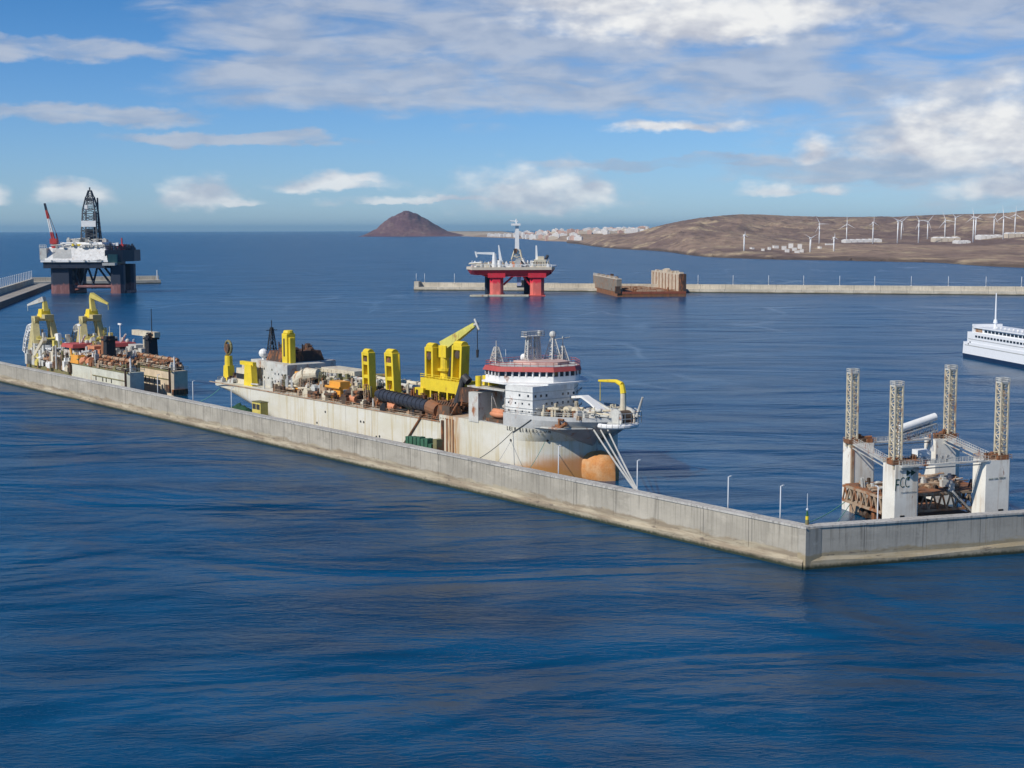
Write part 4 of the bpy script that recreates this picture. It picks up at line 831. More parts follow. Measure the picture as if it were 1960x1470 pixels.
# ================================================================= things on the quay beside the ship
e = thing('equipment_box', 'pale yellow container with dark openings on the quay by the stern of the big dredger', 'container', W.w(-268.5, 10, 3.6), W.a)
MB().box(-3.2, 3.2, -1.6, 1.6, .3, 8.6).build('body', M['crate'], e, bevel=.1); MB().box(-2.6, -.3, -1.72, -1.5, 6.0, 7.9).box(.3, 2.7, -1.72, -1.5, 6.0, 7.9).build('opening', M['dark'], e)
MB().box(-3.3, 3.3, -1.7, 1.7, 0, .3).box(-3.4, 3.4, -1.8, 1.8, 8.6, 8.8).build('frame', M['olive'], e)
e = thing('net_pile', 'pile of dark green netting on the quay left of the yellow container', 'net pile', W.w(on_line(W, 461, 785, 11), 11, 3.6), W.a)
rows = []
for j in range(9):
    row = []
    for i in range(21): u = -1+2*i/20; v = -1+2*j/8; hh = max(0, 1-u**4)*max(0, 1-v*v)**.5; row.append((u*9, v*3, hh*(5.6+2.2*mnoise.noise(Vector((i*.6, j*.5, 0))))))
    rows.append(row)
MB().grid(rows).build('netting', M['green'], e, True)
e = thing('equipment_rack', 'green and dark equipment boxes on the quay against the cream hull', 'equipment', W.w(on_line(W, 805, 860, 10), 10, 3.6), W.a)
mb = MB(); rn = random.Random(5)
for i in range(7): x = -7+i*2.1; mb.box(x, x+1.7, -1, 1.2, 0, rn.uniform(5.6, 7.2))
mb.build('green_boxes', mat('machine_green', (.05, .15, .09), .7, .15, .6, sc_=3), e); MB().box(8.2, 10.2, -1, 1.3, 0, 7.4).build('dark_box', M['olive'], e); MB().box(-9.6, -7.3, -1, 1, 0, 3.2).build('grey_box', M['grey'], e)
# harbour light on the corner
q = GP(1545, 1006, 9.6)
e = thing('harbour_light', 'yellow and green harbour light column standing on the corner of the sea wall', 'beacon', (q.x+.2, q.y+1.2, 9.6))
MB().tube((0, 0, 0), (0, 0, 1.1), .42, .42, n=12).build('base', M['olive'], e); MB().tube((0, 0, 1.1), (0, 0, 1.9), .36, n=12).build('yellow_drum', M['yellow'], e)
MB().tube((0, 0, 1.9), (0, 0, 3.2), .30, .14, n=12).build('green_body', mat('beacon_green', (.03, .12, .05), .5, 0, .2), e); MB().tube((0, 0, 3.2), (0, 0, 7), .08, .07, n=6).ball((0, 0, 3.4), .3).build('mast', M['lamp'], e)
# ---- ropes
def rope(label, a, b, sag, m_, r=.13):
    a, b = Vector(a), Vector(b); pts = []
    for i in range(17): u = i/16; p = a.lerp(b, u); p.z -= sag*4*u*(1-u); pts.append(p)
    tag(MB().path(pts, r, 5).build('mooring_rope', m_), label, 'mooring rope', 'mooring ropes of the harbour')
wt = W.w(-58.2, 3.5, 9.0)
for i, (x, y, z) in enumerate(((-2.5, -6.6, 15.9), (-1.2, -5, 15.9), (0.2, -3.4, 15.9))):
    rope(['left white bow rope from the big dredger down to the sea wall', 'middle white bow rope from the big dredger down to the sea wall', 'right white bow rope from the big dredger down to the sea wall'][i], SF.w(x, y, z), wt+W.d*(i*.4), .3, M['rope'], .26)
rope('long dark line hanging from the bow across the ship name and hull', SF.w(-16.5, -19.2, 18.5), SF.w(-24, -20.6, 14.0), .2, M['letter'], .14)
rope('long dark line running aft along the hull below the ship name', SF.w(-24, -20.6, 14.0), W.w(-135, 5, 5.5), 1.2, M['letter'], .11)
rope('thin line from the middle hull opening down to the quay', SF.w(-25, -20.2, 11.4), W.w(-122, 5, 5.5), .8, M['rope'], .07)
rope('thin pale green line from the forward hull opening down to the quay', SF.w(-13, -16.6, 12), W.w(-107, 5, 5.5), .8, M['teal'], .08)
rope('stern line from the big dredger to the quay at the old dredgers', SF.w(-227, -12, 13), W.w(-345, 12, 4), 3.5, M['teal'], .12)
# ================================================================= OLD DREDGERS at the left
def old_dredger(label, second):
    e = thing('old_dredger', label, 'ship'); sd = 100 if second else 50
    hw2 = 7.5
    poly = [(-66, -hw2), (-1, -hw2), (0, -hw2+1), (0, .2), (-34, .2), (-34, hw2+3), (-66, hw2+3)]; MB().prism([(-128, -hw2+.1), (-66, -hw2+.1), (-66, hw2+2.9), (-128, hw2+2.9)], -3, 7.2).build('aft_hull', M['olive'], e)
    pz = mat('old_hull_paint_'+('tan' if second else 'green_grey'), (.70, .58, .42) if second else (.60, .61, .52), .7, .12, .4, .4)
    MB().prism(poly, -3, 11.6, [(x+(0 if x < -50 else .6), y) for x, y in poly]).build('hull', pz, e)
    MB().box(-66, 0.5, -hw2-.2, -hw2+.1, 11.2, 11.9).box(-40, -1, -hw2-.25, -hw2, 7.4, 7.8).build('rubbing_strake', M['olive'], e)
    op = MB()
    for x in (-36, -28, -24, -18): op.piece().box(x-.5, x+.5, -hw2-.1, -hw2+.2, 5.5, 7.3)
    op.build_each('hull_opening', M['black'], e)
    MB().tube((-1.2, -hw2-.4, 2), (-1.2, -hw2-.4, 13), .5).box(-1.6, 1.1, -hw2+.2, 0, .8, 3.2).box(-5, -.8, -hw2-.9, -hw2-.2, 2.2, 5.2).build('fender', M['darkrust'], e)
    # bridge
    MB().box(-84, -70, -4.5, 6, 7.2, 16).box(-83, -71, -4, 5.5, 16, 18.2).build('deckhouse', M['pale'], e)
    wn = facade('w', (-84, -4.5), (-70, -4.5), (13.2,), 5, 1.0, 1.0, MB()); wn.piece().box(-83.1, -70.9, -4.1, 5.6, 17., 18.0); wn.build_each('window', M['glass'], e)
    MB().box(-84.5, -69.5, -5.4, 7, 18.2, 20.0, 0, .6, .6).build('bridge_roof', M['redroof'], e)
    MB().tube((-76, 1, 20), (-76, 1, 29), .35, .2).box(-77.8, -74.2, .6, 1.4, 28.6, 29.4).build('radar_mast', M['white'], e)
    MB().tube((-79, 3, 20), (-74, 3, 24), .5).ball((-72, 3, 20.8), 1.1).build('roof_gear', M['pale'], e)
    # funnels
    MB().box(-43, -38.5, -1, 4, 11.6, 25.5, 0, .4, .4).box(-43.5, -38, -1.5, 4.5, 23.4, 24.2).build('funnel', M['black'], e)
    MB().box(-48, -43.6, 0, 6, 14, 25, 0, .3, .3).build('rusty_funnel', M['rust'], e) if not second else clutter('exhaust_pipe', 'black', 9, (-43, -39), (-1, 4), 25, (1, 2.4), (.8, 1.6), 9, e, 1.)
    MB().tube((-41, 2, 25), (-41, 2, 38 if second else 30), .25, .15).build('funnel_mast', M['black' if second else 'pale'], e)
    MB().box(-67, -49, 0, 6, 13, 18.5).box(-62, -53, -1, 5, 18.5, 20).build('upper_deckhouse', M['salmon' if not second else 'pale'], e)
    if second: MB().box(-62, -36, 1, 4, 24.5, 27).tube((-50, 2, 19), (-50, 2, 25), .6).build('overhead_walkway', M['cream'], e)
    # pipes and machinery
    for i, (ya, za, mk) in enumerate(((-3, 14.6, 'rust'), (-1.2, 15.8, 'rust2'), (-5, 13.6, 'rust2'))):
        pp = MB().tube((-66, ya, za), (-6, ya, za), .85, n=10)
        for x in range(-64, -6, 7): pp.tube((x-.3, ya, za), (x+.3, ya, za), 1.25, n=10)
        pp.build('deck_pipe', M[mk], e)
    for s2, mk, n, xr, hr in ((1, 'brown', 26, (-68, -4), (1.5, 4.5)), (2, 'olive', 24, (-60, -2), (1.5, 4)), (3, 'rust', 26, (-66, -6), (1.6, 5)), (4, 'pale', 30, (-100, -2), (1.5, 5)), (5, 'darkrust', 26, (-68, -4), (1.5, 4)), (6, 'cream', 22, (-96, -40), (2, 7)), (7, 'salmon', 7, (-62, -20), (2, 4.5)), (8, 'black', 14, (-40, -6), (1.2, 3)), (11, 'white', 24, (-66, -44), (2, 6.5)), (12, 'grey', 22, (-68, -40), (3, 9)), (13, 'rust2', 24, (-40, -2), (1.5, 4))):
        clutter('deck_machinery', mk, n, xr, (-hw2+.6, -.6) if xr[1] > -36 else (-hw2+.6, hw2), 11.6, hr, (1., 3.), sd+s2, e)
    MB().rail([(-62, -hw2+.2, 11.9), (-1, -hw2+.2, 11.9), (-.5, 1, 11.9)], 1.4, 2.5, .12).build('railing', M['cream'], e)
    MB().tube((-2, -5, 11.9), (-2, -5, 18), .45, .3).build('bow_post', M['white'], e)
    rn = random.Random(sd); cols_ = ('cream', 'white', 'pale', 'crate')
    for q in range(15):
        x = rn.uniform(-113, -88); y = rn.uniform(-7, 6); hh = rn.uniform(13, 25); ww = rn.uniform(.7, 1.6)
        MB().box(x-ww, x+ww, y-ww*.7, y+ww*.7, 7, hh, rn.uniform(-.3, .3), ww*.2, 0).box(x-ww*1.3, x+ww*1.3, y-ww, y+ww, hh*.62, hh*.62+.5).build('spud_carriage_column', M[cols_[q % 4]], e)
    for q in range(5): x = -112+q*6; MB().box(x-4, x+4, -6.5, 5, 12+q % 3*4, 12.6+q % 3*4).rail([(x-4, -6.5, 12.6+q % 3*4), (x+4, -6.5, 12.6+q % 3*4)], 1.2, 1.5, .1).build('work_platform', M[cols_[(q+1) % 4]], e)
    # ladder gantry at the far end
    g = MB()
    for y in (-5.5, 5.5):
        g.tube((-104, y, 7), (-112, y*.7, 30), 1.9, 1.5, sq=True).tube((-116, y, 7), (-111, y*.7, 30), 1.7, 1.3, sq=True)
    g.box(-114, -109, -5, 5, 29, 31.5).box(-113, -102, -2.4, 2.4, 30.5, 32.5); g.build('ladder_gantry', mat('worn_yellow_cream', (.60, .52, .26), .65, .22, .5, .4), e)
    MB().box(-112, -106, -2.6, 2.6, 31, 35.2, 0, .8, .5).build('crane_cab', M['yellow'], e)
    c = MB(); j = Vector((-108, 0, 39)) if not second else Vector((-109, 0, 41))
    c.tube((-107, 0, 34), j, 1.3, .9, sq=True); c.tube((-110.5, 0, 34), j+Vector((-.6, 0, 0)), .6, .5)
    tp = j+(Vector((-9, -5.6, -2)) if not second else Vector((9.5, 5, -3))); k_ = j+Vector((0, 0, 1.4))
    c.build('crane_mast', M['crate'], e); MB().tube(k_, tp, 1.3, .45, sq=True).tube(tp, tp-Vector((0, 0, 3)), .14).build('crane_jib', M['pale' if not second else 'crate'], e)
    a = MB(); pts = [(-114, -3, 26), (-120, -3, 25), (-125, -3, 19), (-128, -3, 12)]
    for p, q_ in zip(pts, pts[1:]): a.lattice(p, q_, 3.2, 3, 3, .28, .18)
    a.build('spud_frame', M['white' if not second else 'pale'], e)
    MB().tube((-120, -6, 3), (-92, -6.5, 21), 1., sq=True).build('long_boom', M['cream' if not second else 'pale'], e)
    b_ = MB()
    for i in range(6): b_.box(-116+i*4, -113.4+i*4, -6.8, 4, 11, 13+(i % 3)*2.4)
    b_.build('winch_block', M['pale'], e); clutter('gantry_gear', 'grey', 24, (-120, -88), (-6, 6), 13, (3, 9), (1.2, 3.), sd+9, e)
    clutter('gantry_gear', 'crate', 18, (-118, -98), (-6, 6), 13, (5, 13), (1.2, 2.6), sd+10, e, .9)
    for k3, mk in enumerate(('brown', 'pale', 'cream', 'olive', 'white', 'grey', 'rust2', 'crate')): clutter('aft_machinery', mk, 22, (-118, -66), (-hw2-1, hw2+2), 7.2, (3, 14 if mk in ('white', 'cream', 'pale', 'crate') else 9), (1.2, 3.8), sd+20+k3, e, .65)
    if not second:
        MB().box(-66, -56, -hw2-.6, -3, 11.7, 15.6, 0, 1, .4).tube((-66, -7, 13), (-68, -7, 18.5), .5).build('orange_winch', M['orange'], e)
        MB().tube((-53, -7, 13), (-49, -6.5, 14.5), 1.9, 1.4).tube((-48, -6, 13), (-44, -6, 14), 1.8).build('salmon_drum', M['salmon'], e)
    return e
vA = old_dredger('nearer of two old dredgers at the left, with orange winch and pale green hull end', False); vA.location = W.w(-411, 27.5, 0); vA.rotation_euler.z = W.a
for o in vA.children:
    if o.name.split('.')[0] in ('ladder_gantry', 'crane_cab', 'crane_mast', 'crane_jib', 'spud_frame', 'long_boom', 'gantry_gear', 'spud_carriage_column', 'work_platform', 'winch_block'): o.location.x = -11
clutter('stern_machinery', 'cream', 24, (-126, -84), (-8, 8), 7.2, (3, 12), (1.2, 3.8), 301, vA, .65); clutter('stern_machinery', 'pale', 24, (-126, -84), (-8, 8), 7.2, (3, 12), (1.2, 3.6), 302, vA, .65); clutter('stern_machinery', 'brown', 14, (-124, -84), (-8, 8), 7.2, (3, 7), (1.2, 3.6), 303, vA, .65)
vB = old_dredger('farther of two old dredgers, tan hull end, tall dark mast over a black funnel', True); vB.location = W.w(-405, 46, 0); vB.rotation_euler.z = W.a
# ================================================================= LATTICE LEGGED CAISSON DOCK
JF = Frame(105, 372.5, .955, .297)
jk = thing('caisson_dock', 'floating dock with four white pillars and four rusty lattice legs, near the wall corner', 'floating dock', JF.o, JF.a)
jm = mat('dock_pillar_paint', (.84, .81, .72), .6, .12, .22, .40)
def jloc(px, py): return JF.loc(GP(px, py, 18.))
specs = {}
for key, px, py, wd_, leg in (((-1, -1), 1708, 889, 6.9, .9), ((1, -1), 1882, 881, 7.4, 5.2), ((-1, 1), 1629, 852, 6.6, .2), ((1, 1), 1786, 843, 7.0, 5.2)):
    q = jloc(px, py); specs[key] = (q[0]+.3, q[0]+wd_+.9, q[1], q[1]+4.6, 18.+(-.2 if key[1] < 0 else .3), q[0]+leg+.7)
print('JK', specs)
N_, R_, L_, E_ = specs[(-1, -1)], specs[(1, -1)], specs[(-1, 1)], specs[(1, 1)]
JR = mat('lattice_leg_paint', (.66, .58, .42), .8, .28, .45)
for (sx_, sy_), (xa, xb_, ya, yb_, zt, lx) in specs.items():
    p = MB(); p.prism([(xa, ya+.6), (xa+.6, ya), (xb_-.6, ya), (xb_, ya+.6), (xb_, yb_), (xa, yb_)], -3, zt)
    if sx_ > 0 and sy_ > 0: p.box(xb_+.1, xb_+1.6, ya+1.5, yb_-.3, -3, zt-.3)
    po = p.build('pillar', jm, jk)
    for q_ in (0.3,): MB().rail([(xa, ya, zt), (xb_, ya, zt), (xb_, yb_, zt), (xa, yb_, zt), (xa, ya, zt)], 1.2, 1.4, .07).build('pillar_railing', M['rust2'], po)
    clutter('pillar_gear', 'rust', 9, (xa+1, xb_-1), (ya+1, yb_-1), zt, (.8, 2.4), (.6, 1.8), int(xa*7)+90, po); clutter('pillar_winch', 'darkrust', 6, (xa+1, xb_-1), (ya+1, yb_-1), zt, (.8, 1.8), (.8, 1.6), int(xa*5)+200, po)
    ly = ya+1.3
    lg = MB().lattice((lx, ly, zt-1), (lx, ly, 37.2), 2.05, 2.05, 14, .19, .11); lg.build('lattice_leg', JR, jk)
    MB().box(lx-1.2, lx+1.2, ly-1.2, ly+1.2, 36.9, 37.3).rail([(lx-1.2, ly-1.2, 37.3), (lx+1.2, ly-1.2, 37.3), (lx+1.2, ly+1.2, 37.3), (lx-1.2, ly+1.2, 37.3), (lx-1.2, ly-1.2, 37.3)], .9, .9, .1).build('leg_cap', M['pale'], jk)
    MB().box(lx-1.5, lx+1.5, ly-1.3, ly+1.5, zt+.02, zt+1.1).build('jacking_frame', M['rust'], jk)
MB().box(L_[0]-.1, L_[0]+.75, L_[2]-.1, L_[2]+.5, 0, 18).build('corner_rail', M['rust2'], jk)
# small square openings low on the near pillars
mb = MB(); mb.piece().box(N_[0]+2.2, N_[0]+3.4, N_[2]-.08, N_[2]+.1, 4.3, 5.2); mb.piece().box(R_[0]+4.5, R_[0]+5.9, R_[2]-.08, R_[2]+.1, 4.5, 5.4); mb.build_each('pillar_hatch', M['black'], jk)
# pontoon sides and working platform
MB().box(L_[0], R_[1], N_[3], L_[2], -2, 1.2).build('pontoon', M['rust'], jk)
MB().box(L_[0]-.3, L_[0]+3, N_[3], L_[2], -2, 2.4).build('pontoon_edge', M['rust2'], jk)
mb = MB()
for y in (-7.4, 11.2):
    for z0, z1 in ((4.2, 8.4),):
        mb.tube((-15, y, z0), (16, y, z0), .3, sq=True).tube((-15, y, z1), (16, y, z1), .3, sq=True)
        for i in range(12): x = -15+i*2.6; mb.tube((x, y, z0), (x+1.3, y, z1), .18, n=4).tube((x+1.3, y, z1), (x+2.6, y, z0), .18, n=4)
for x in (-15.4, 16.4):
    mb.tube((x, -7.5, 4.4), (x, 11.5, 4.4), .3, sq=True).tube((x, -7.5, 8.2), (x, 11.5, 8.2), .3, sq=True)
    for i in range(8): y = -7.5+i*2.4; mb.tube((x, y, 4.4), (x, y+1.2, 8.2), .18, n=4).tube((x, y+1.2, 8.2), (x, y+2.4, 4.4), .18, n=4)
mb.build('truss_girders', M['rust2'], jk)
MB().box(-15, 16, -7, 11, 8.4, 8.8).box(-15, 0, -7, 0, 6.2, 6.5).build('working_platform', M['rust'], jk)
MB().box(-3, 12, 0, 11, 8.8, 9.6).box(2, 9, 3, 9, 9.6, 10.3).build('deck_panels', M['rust2'], jk)
clutter('platform_gear', 'rust2', 34, (-14, 15), (-6.5, 10), 8.8, (.8, 2.6), (.6, 2.4), 31, jk, .6); clutter('platform_gear', 'brown', 26, (-14, 15), (-6.5, 10), 8.8, (.6, 2.2), (.6, 2.), 32, jk)
clutter('platform_frames', 'pale', 22, (-14, 14), (-6.5, 6), 8.8, (1.2, 3.2), (.6, 2.), 33, jk, .3); clutter('lower_gear', 'brown', 24, (-15, -6), (-7.5, 10), 1.4, (1, 4), (.8, 2.4), 34, jk)
# access ladder and gangway
mb = MB(); 
for k in range(8): mb.tube((4+k*.9, -8.6, 9-k*.85), (4+k*.9, -7.0, 9-k*.85), .15, n=4)
mb.tube((4, -8.6, 9), (11, -8.6, 2.4), .25, n=4).tube((4, -7, 9), (11, -7, 2.4), .25, n=4).build('gangway', M['pale'], jk)
# top walkways
def walk(a, b3, wdt=1.6):
    a, b3 = Vector(a), Vector(b3); d = (b3-a).normalized(); n_ = Vector((-d.y, d.x, 0))*wdt/2; up = Vector((0, 0, .35)); vs = [a-n_, a+n_, b3+n_, b3-n_]; vs += [v+up for v in vs]
    m_ = MB().add(vs, [(3, 2, 1, 0), (4, 5, 6, 7), (0, 1, 5, 4), (1, 2, 6, 5), (2, 3, 7, 6), (3, 0, 4, 7)]); m_.rail([vs[4], vs[7]], 1.1, 1.6, .06); m_.rail([vs[5], vs[6]], 1.1, 1.6, .06); m_.tube(a+n_-Vector((0, 0, .8)), b3+n_-Vector((0, 0, .8)), .12, n=4); return m_.build('walkway', M['crate' if 0 else 'pale'], jk)
walk((N_[0]+1.5, N_[2]-.9, 17.3), (R_[0]+1, R_[2]+.4, 17.6), 1.3); walk((N_[0]+1, N_[3], 17.6), (L_[0]+1, L_[2], 18.)); walk((L_[1], L_[2]+1.5, 18.), (E_[0], E_[2]+1.5, 18.)); walk((R_[0]+4, R_[3], 17.6), (E_[0]+4, E_[2], 18.))
# long white conveyor cover on posts
cv = MB(); a, b3 = Vector((-7.6, -1, 24.2)), Vector((4.2, 0, 27.0)); d = (b3-a).normalized(); side = Vector((0, 1, 0)); up = d.cross(side)*-1
rows = [[p+side*1.0*math.cos(t_)+up*1.0*math.sin(t_) for t_ in [math.pi*2*k/14 for k in range(15)]] for p in (a, b3)]; cv.grid(rows); cv.build('conveyor_cover', M['white'], jk, True)
mb = MB().lattice(a+Vector((0, 0, -2.4)), b3+Vector((0, 0, -2.6)), 1.8, 1.8, 9, .14, .09); mb.build('conveyor_truss', M['grey'], jk)
MB().tube((-7, -1, 17), (-7, -1, 24), .3).tube((3.6, 0, 18), (3, 0, 26.3), .28).tube((-7, -1, 17), (-4, 2, 17), .3).build('conveyor_posts', M['white'], jk)
MB().box(-6.6, -3, -9.5, -6.5, 17.2, 20.0).box(-6.2, -3.4, -9.6, -6.3, 18.3, 19.2).build('control_cabin', M['white'], jk)
clutter('walkway_gear', 'grey', 10, (-7, 1), (-14, -8), 17, (.8, 2.4), (.5, 1.6), 36, jk)
# lettering on the near left pillar and near right pillar
RX = Matrix.Rotation(R(90), 4, 'X')
text_part('F', 4.3, M['logo'], jk, Matrix.Translation((N_[0]+.35, N_[2]-.05, 11.4)) @ RX @ Matrix.Scale(.62, 4, (1, 0, 0)), 'lettering', .03, -.05, .12)
text_part('CC', 3.9, M['logo'], jk, Matrix.Translation((N_[0]+1.75, N_[2]-.05, 12.1)) @ RX @ Matrix.Scale(.55, 4, (1, 0, 0)), 'lettering', .03, -.09, .06, .88)
mb = MB()
for x in (N_[0]+3.7, N_[0]+4.95): mb.piece().prism([(x, 0), (x, 1.6), (x+1.35, .8)], -.03, .03)
for lm in mb.build_each('logo_arrow', M['logo'], jk): lm.data.transform(Matrix.Translation((0, N_[2]-.05, 14.9)) @ RX)
mb = MB().prism([(N_[0]+3.9, 0), (N_[0]+4.4, 0), (N_[0]+4.7, .8), (N_[0]+4.2, .8)], -.03, .03); lm = mb.build('logo_tail', M['logo'], jk); lm.data.transform(Matrix.Translation((0, N_[2]-.05, 13.9)) @ RX)
text_part('CONSTRUCCION', .56, mat('faded_lettering', (.40, .41, .40), .6, 0, .3), jk, Matrix.Translation((N_[0]+2.2, N_[2]-.05, 10.7)) @ RX, 'lettering', .03)
text_part('MAR DEL TEIDE', .70, mat('grey_green_lettering', (.30, .33, .30), .6, 0, .3), jk, Matrix.Translation((R_[0]+1.4, R_[2]-.05, 12.9)) @ RX @ Matrix.Rotation(R(2), 4, 'Z'), 'lettering', .03)
JW = lambda x, y, z: JF.w(x, y, z)
rope('upper green mooring rope from the lattice legged dock to the quay corner', JW(L_[0], L_[2], 4.0), W.w(-22, 14, 3.8), 2.2, M['teal'], .12)
rope('lower green mooring rope from the lattice legged dock to the quay corner', JW(L_[0], L_[2], 2.4), W.w(-6, 12, 3.8), .8, M['teal'], .10)
# ================================================================= FERRY at the right edge
f0 = GP(1843, 684); f1 = GP(1960, 707); FF = Frame(f0.x, f0.y, f1.x-f0.x, f1.y-f0.y)     # x runs from stern towards the camera; starboard... hull on the +y side
fe = thing('ferry', 'white passenger ferry with navy waterline and slim mast, cut by the right edge', 'ferry', FF.o, FF.a)
LF = 120.; Bf = 19.
fp = lambda i, o=0: [(0+i, 0+o), (LF, 0+o), (LF+14, Bf/2), (LF, Bf-o), (0+i, Bf-o)]
MB().prism([(0, .3), (LF, .3), (LF+10, Bf/2), (LF, Bf-.3), (0, Bf-.3)], -2, 2.6, [(-.6, .05), (LF, .05), (LF+11, Bf/2), (LF, Bf-.05), (-.6, Bf-.05)]).build('waterline_band', M['navy'], fe)
MB().prism([(-.6, 0), (LF, 0), (LF+11, Bf/2), (LF, Bf), (-.6, Bf)], 2.6, 9.5, [(.2, 0), (LF, 0), (LF+14, Bf/2), (LF, Bf), (.2, Bf)]).build('hull', M['ferry'], fe)
MB().box(4.5, LF-6, .25, Bf-.25, 9.5, 15.6, 0, .2).build('superstructure', M['ferry'], fe)
wn = MB()
for i in range(26): wn.piece().box(15+i*3.9, 17.6+i*3.9, .12, .3, 12.9, 14.1)
wn.build_each('window', M['glass'], fe)
MB().box(12, LF-10, 1.6, Bf-1.6, 15.6, 18.2).build('upper_deckhouse', M['ferry'], fe)
wn = MB()
for i in range(18): wn.piece().box(24+i*4.6, 27.4+i*4.6, 1.48, 1.7, 16.2, 17.6)
wn.build_each('upper_window', M['glass'], fe)
MB().box(12.5, 21, 1.45, 1.8, 15.9, 17.9).build('stern_screen', M['rust2'], fe)
MB().prism([(10, .6), (LF-8, .6), (LF-8, Bf-.6), (10, Bf-.6)], [18.2]*4, [19.0, 18.6, 18.6, 19.0]).build('sun_deck', M['ferry'], fe)
MB().box(10, 11.4, .6, Bf-.6, 15.6, 20.2).rail([(11, .8, 19), (60, .8, 18.8)], 1.3, 3, .08).build('deck_railing', M['ferry'], fe)
MB().box(2, LF, -.02, .2, 7.4, 7.9).box(6, LF, .12, .26, 11.4, 11.7).build('rubbing_band', M['grey'], fe)
MB().tube((30, 5, 18.6), (30, 5, 22), 1.1, .8).tube((30, 5, 22), (30, 5, 24), 1.3, .9, n=10).tube((30, 5, 24), (30, 5, 39), .5, .3).build('mast', M['ferry'], fe)
mb = MB()
for i in range(7): mb.piece().ball((38+i*5, 2.2, 19.8), .8, 8)
mb.build_each('life_raft', M['white'], fe); mb = MB().tube((9, .1, 9.5), (9, .1, 10), .5).box(6.2, 7.2, -.06, .1, 8.1, 9.0); mb.build('hull_port', M['dark'], fe)
# ================================================================= DARK RIG at the left
RY = GP(165, 562).y; k = RY/FL
rig = thing('drilling_rig', 'dark drilling rig with white deck, black derrick and red and white crane', 'oil rig', ((165-980)*k, RY, 0))
def X(px): return (px-165)*k
def Z(py): return CH+(441.8-py)*k
cm = rig_leg_mat('dark_column_paint', (.016, .026, .05), (.20, .085, .08), 11)
for x0, x1 in ((98, 139), (212, 237)):
    for y0, y1 in ((0, 17), (48, 66)):
        MB().prism([(X(x0)+3, y0), (X(x1)-3, y0), (X(x1), y0+4), (X(x1), y1-4), (X(x1)-3, y1), (X(x0)+3, y1), (X(x0), y1-4), (X(x0), y0+4)], -3, Z(506)).build('column', cm, rig)
for x0, x1 in ((98, 139), (212, 237)): MB().box(X(x0)-2, X(x1)+2, 10, 56, -3, 3).build('pontoon', cm, rig)
MB().prism([(X(88), -4), (X(206), -4), (X(214), 2), (X(214), 70), (X(88), 70)], Z(512), Z(500)).build('deck_box_lower', M['dkblue'], rig)
MB().prism([(X(84), -6), (X(212), -6), (X(212), 70), (X(84), 70)], Z(500.5), Z(497)).build('deck_edge', M['white'], rig)
# sloping white front housing
mb = MB(); mb.add([(X(92), -6, Z(497)), (X(211), -6, Z(497)), (X(203), 8, Z(472)), (X(95), 8, Z(472)), (X(92), 60, Z(497)), (X(211), 60, Z(497)), (X(203), 60, Z(472)), (X(95), 60, Z(472))], [(0, 1, 2, 3), (3, 2, 6, 7), (1, 5, 6, 2), (0, 3, 7, 4), (4, 7, 6, 5)])
mb.build('front_housing', mat('rig_white_stained', (.74, .74, .72), .6, .10, .5, .35), rig)
clutter('roof_gear', 'pale', 26, (X(100), X(204)), (4, 9), Z(473), (1.2, 5), (1.5, 5), 45, rig); clutter('front_gear', 'grey', 16, (X(96), X(206)), (-6, -4), Z(499), (1, 3), (1.5, 5), 46, rig)
pm = MB(); sl = lambda px, py: (X(px), -6+14*(497-py)/25-.25, Z(py)); pm.add([sl(107, 493), sl(143, 493), sl(137, 476), sl(102, 476)], [(0, 1, 2, 3)]).build('pipe_deck', M['grey'], rig)
MB().box(X(82), X(95), -4, 30, Z(496), Z(474)).rail([(X(82), -4, Z(474)), (X(95), -4, Z(474))], 4, 2, .3).build('side_platform', M['pale'], rig)
MB().box(X(122), X(198), 10, 50, Z(473), Z(463), 0, 3, 3).build('upper_house', M['white'], rig); MB().box(X(126), X(150), 14, 40, Z(463), Z(459)).build('drill_floor_house', M['pale'], rig)
MB().prism([(X(205), -2), (X(236), 6), (X(248), 30), (X(248), 60), (X(205), 60)], Z(500), Z(478)).build('helideck_block', M['dkblue'], rig)
MB().prism([(X(212), -4), (X(226), 2), (X(232), 12), (X(214), 12)], Z(502), Z(486)).build('green_module', mat('sea_green_paint', (.12, .24, .20), .6, .1, .4), rig)
MB().box(X(202), X(226), -8, 4, Z(507), Z(502)).build('lower_platform', M['grey'], rig)
MB().prism([(X(238)+7*math.cos(a), 30+9*math.sin(a)) for a in [k_*math.pi/4 for k_ in range(8)]], Z(478), Z(472)).rail([(X(206), 0, Z(478)), (X(236), 7, Z(478)), (X(248), 30, Z(478))], 4, 3, .3).build('rim_railing', M['dkblue'], rig)
MB().box(X(222), X(234), 14, 30, Z(478), Z(467)).tube((X(229), 20, Z(467)), (X(229), 20, Z(455)), .9).build('red_cabin', M['red'], rig); MB().box(X(221), X(226), 10, 14, Z(470), Z(464)).build('cabin_front', M['white'], rig)
dm = MB(); dx = X(168)
dm.lattice((dx, 25, Z(466)), (dx, 25, Z(400)), 20, 14.5, 8, .75, .42).lattice((dx, 25, Z(400)), (dx, 25, Z(376)), 14.5, 8, 4, .65, .38).lattice((dx, 25, Z(376)), (dx, 25, Z(364)), 7, 3, 2, .6, .4)
dm.build('derrick', mat('derrick_grey', (.10, .11, .12), .6, .05, .3), rig)
MB().box(dx-5, dx+2, 22, 28, Z(466), Z(438)).box(dx+4, dx+7, 22, 28, Z(466), Z(404)).box(dx-4, dx+4, 21, 29, Z(384), Z(379)).tube((dx, 25, Z(366)), (dx, 25, Z(358)), .8).build('derrick_interior', M['dkblue'], rig)
MB().box(dx-8.8, dx+8.8, 15, 16.5, Z(433.5), Z(422)).box(dx-5, dx-1.5, 18, 20, Z(402), Z(392)).build('wind_wall', M['white'], rig)
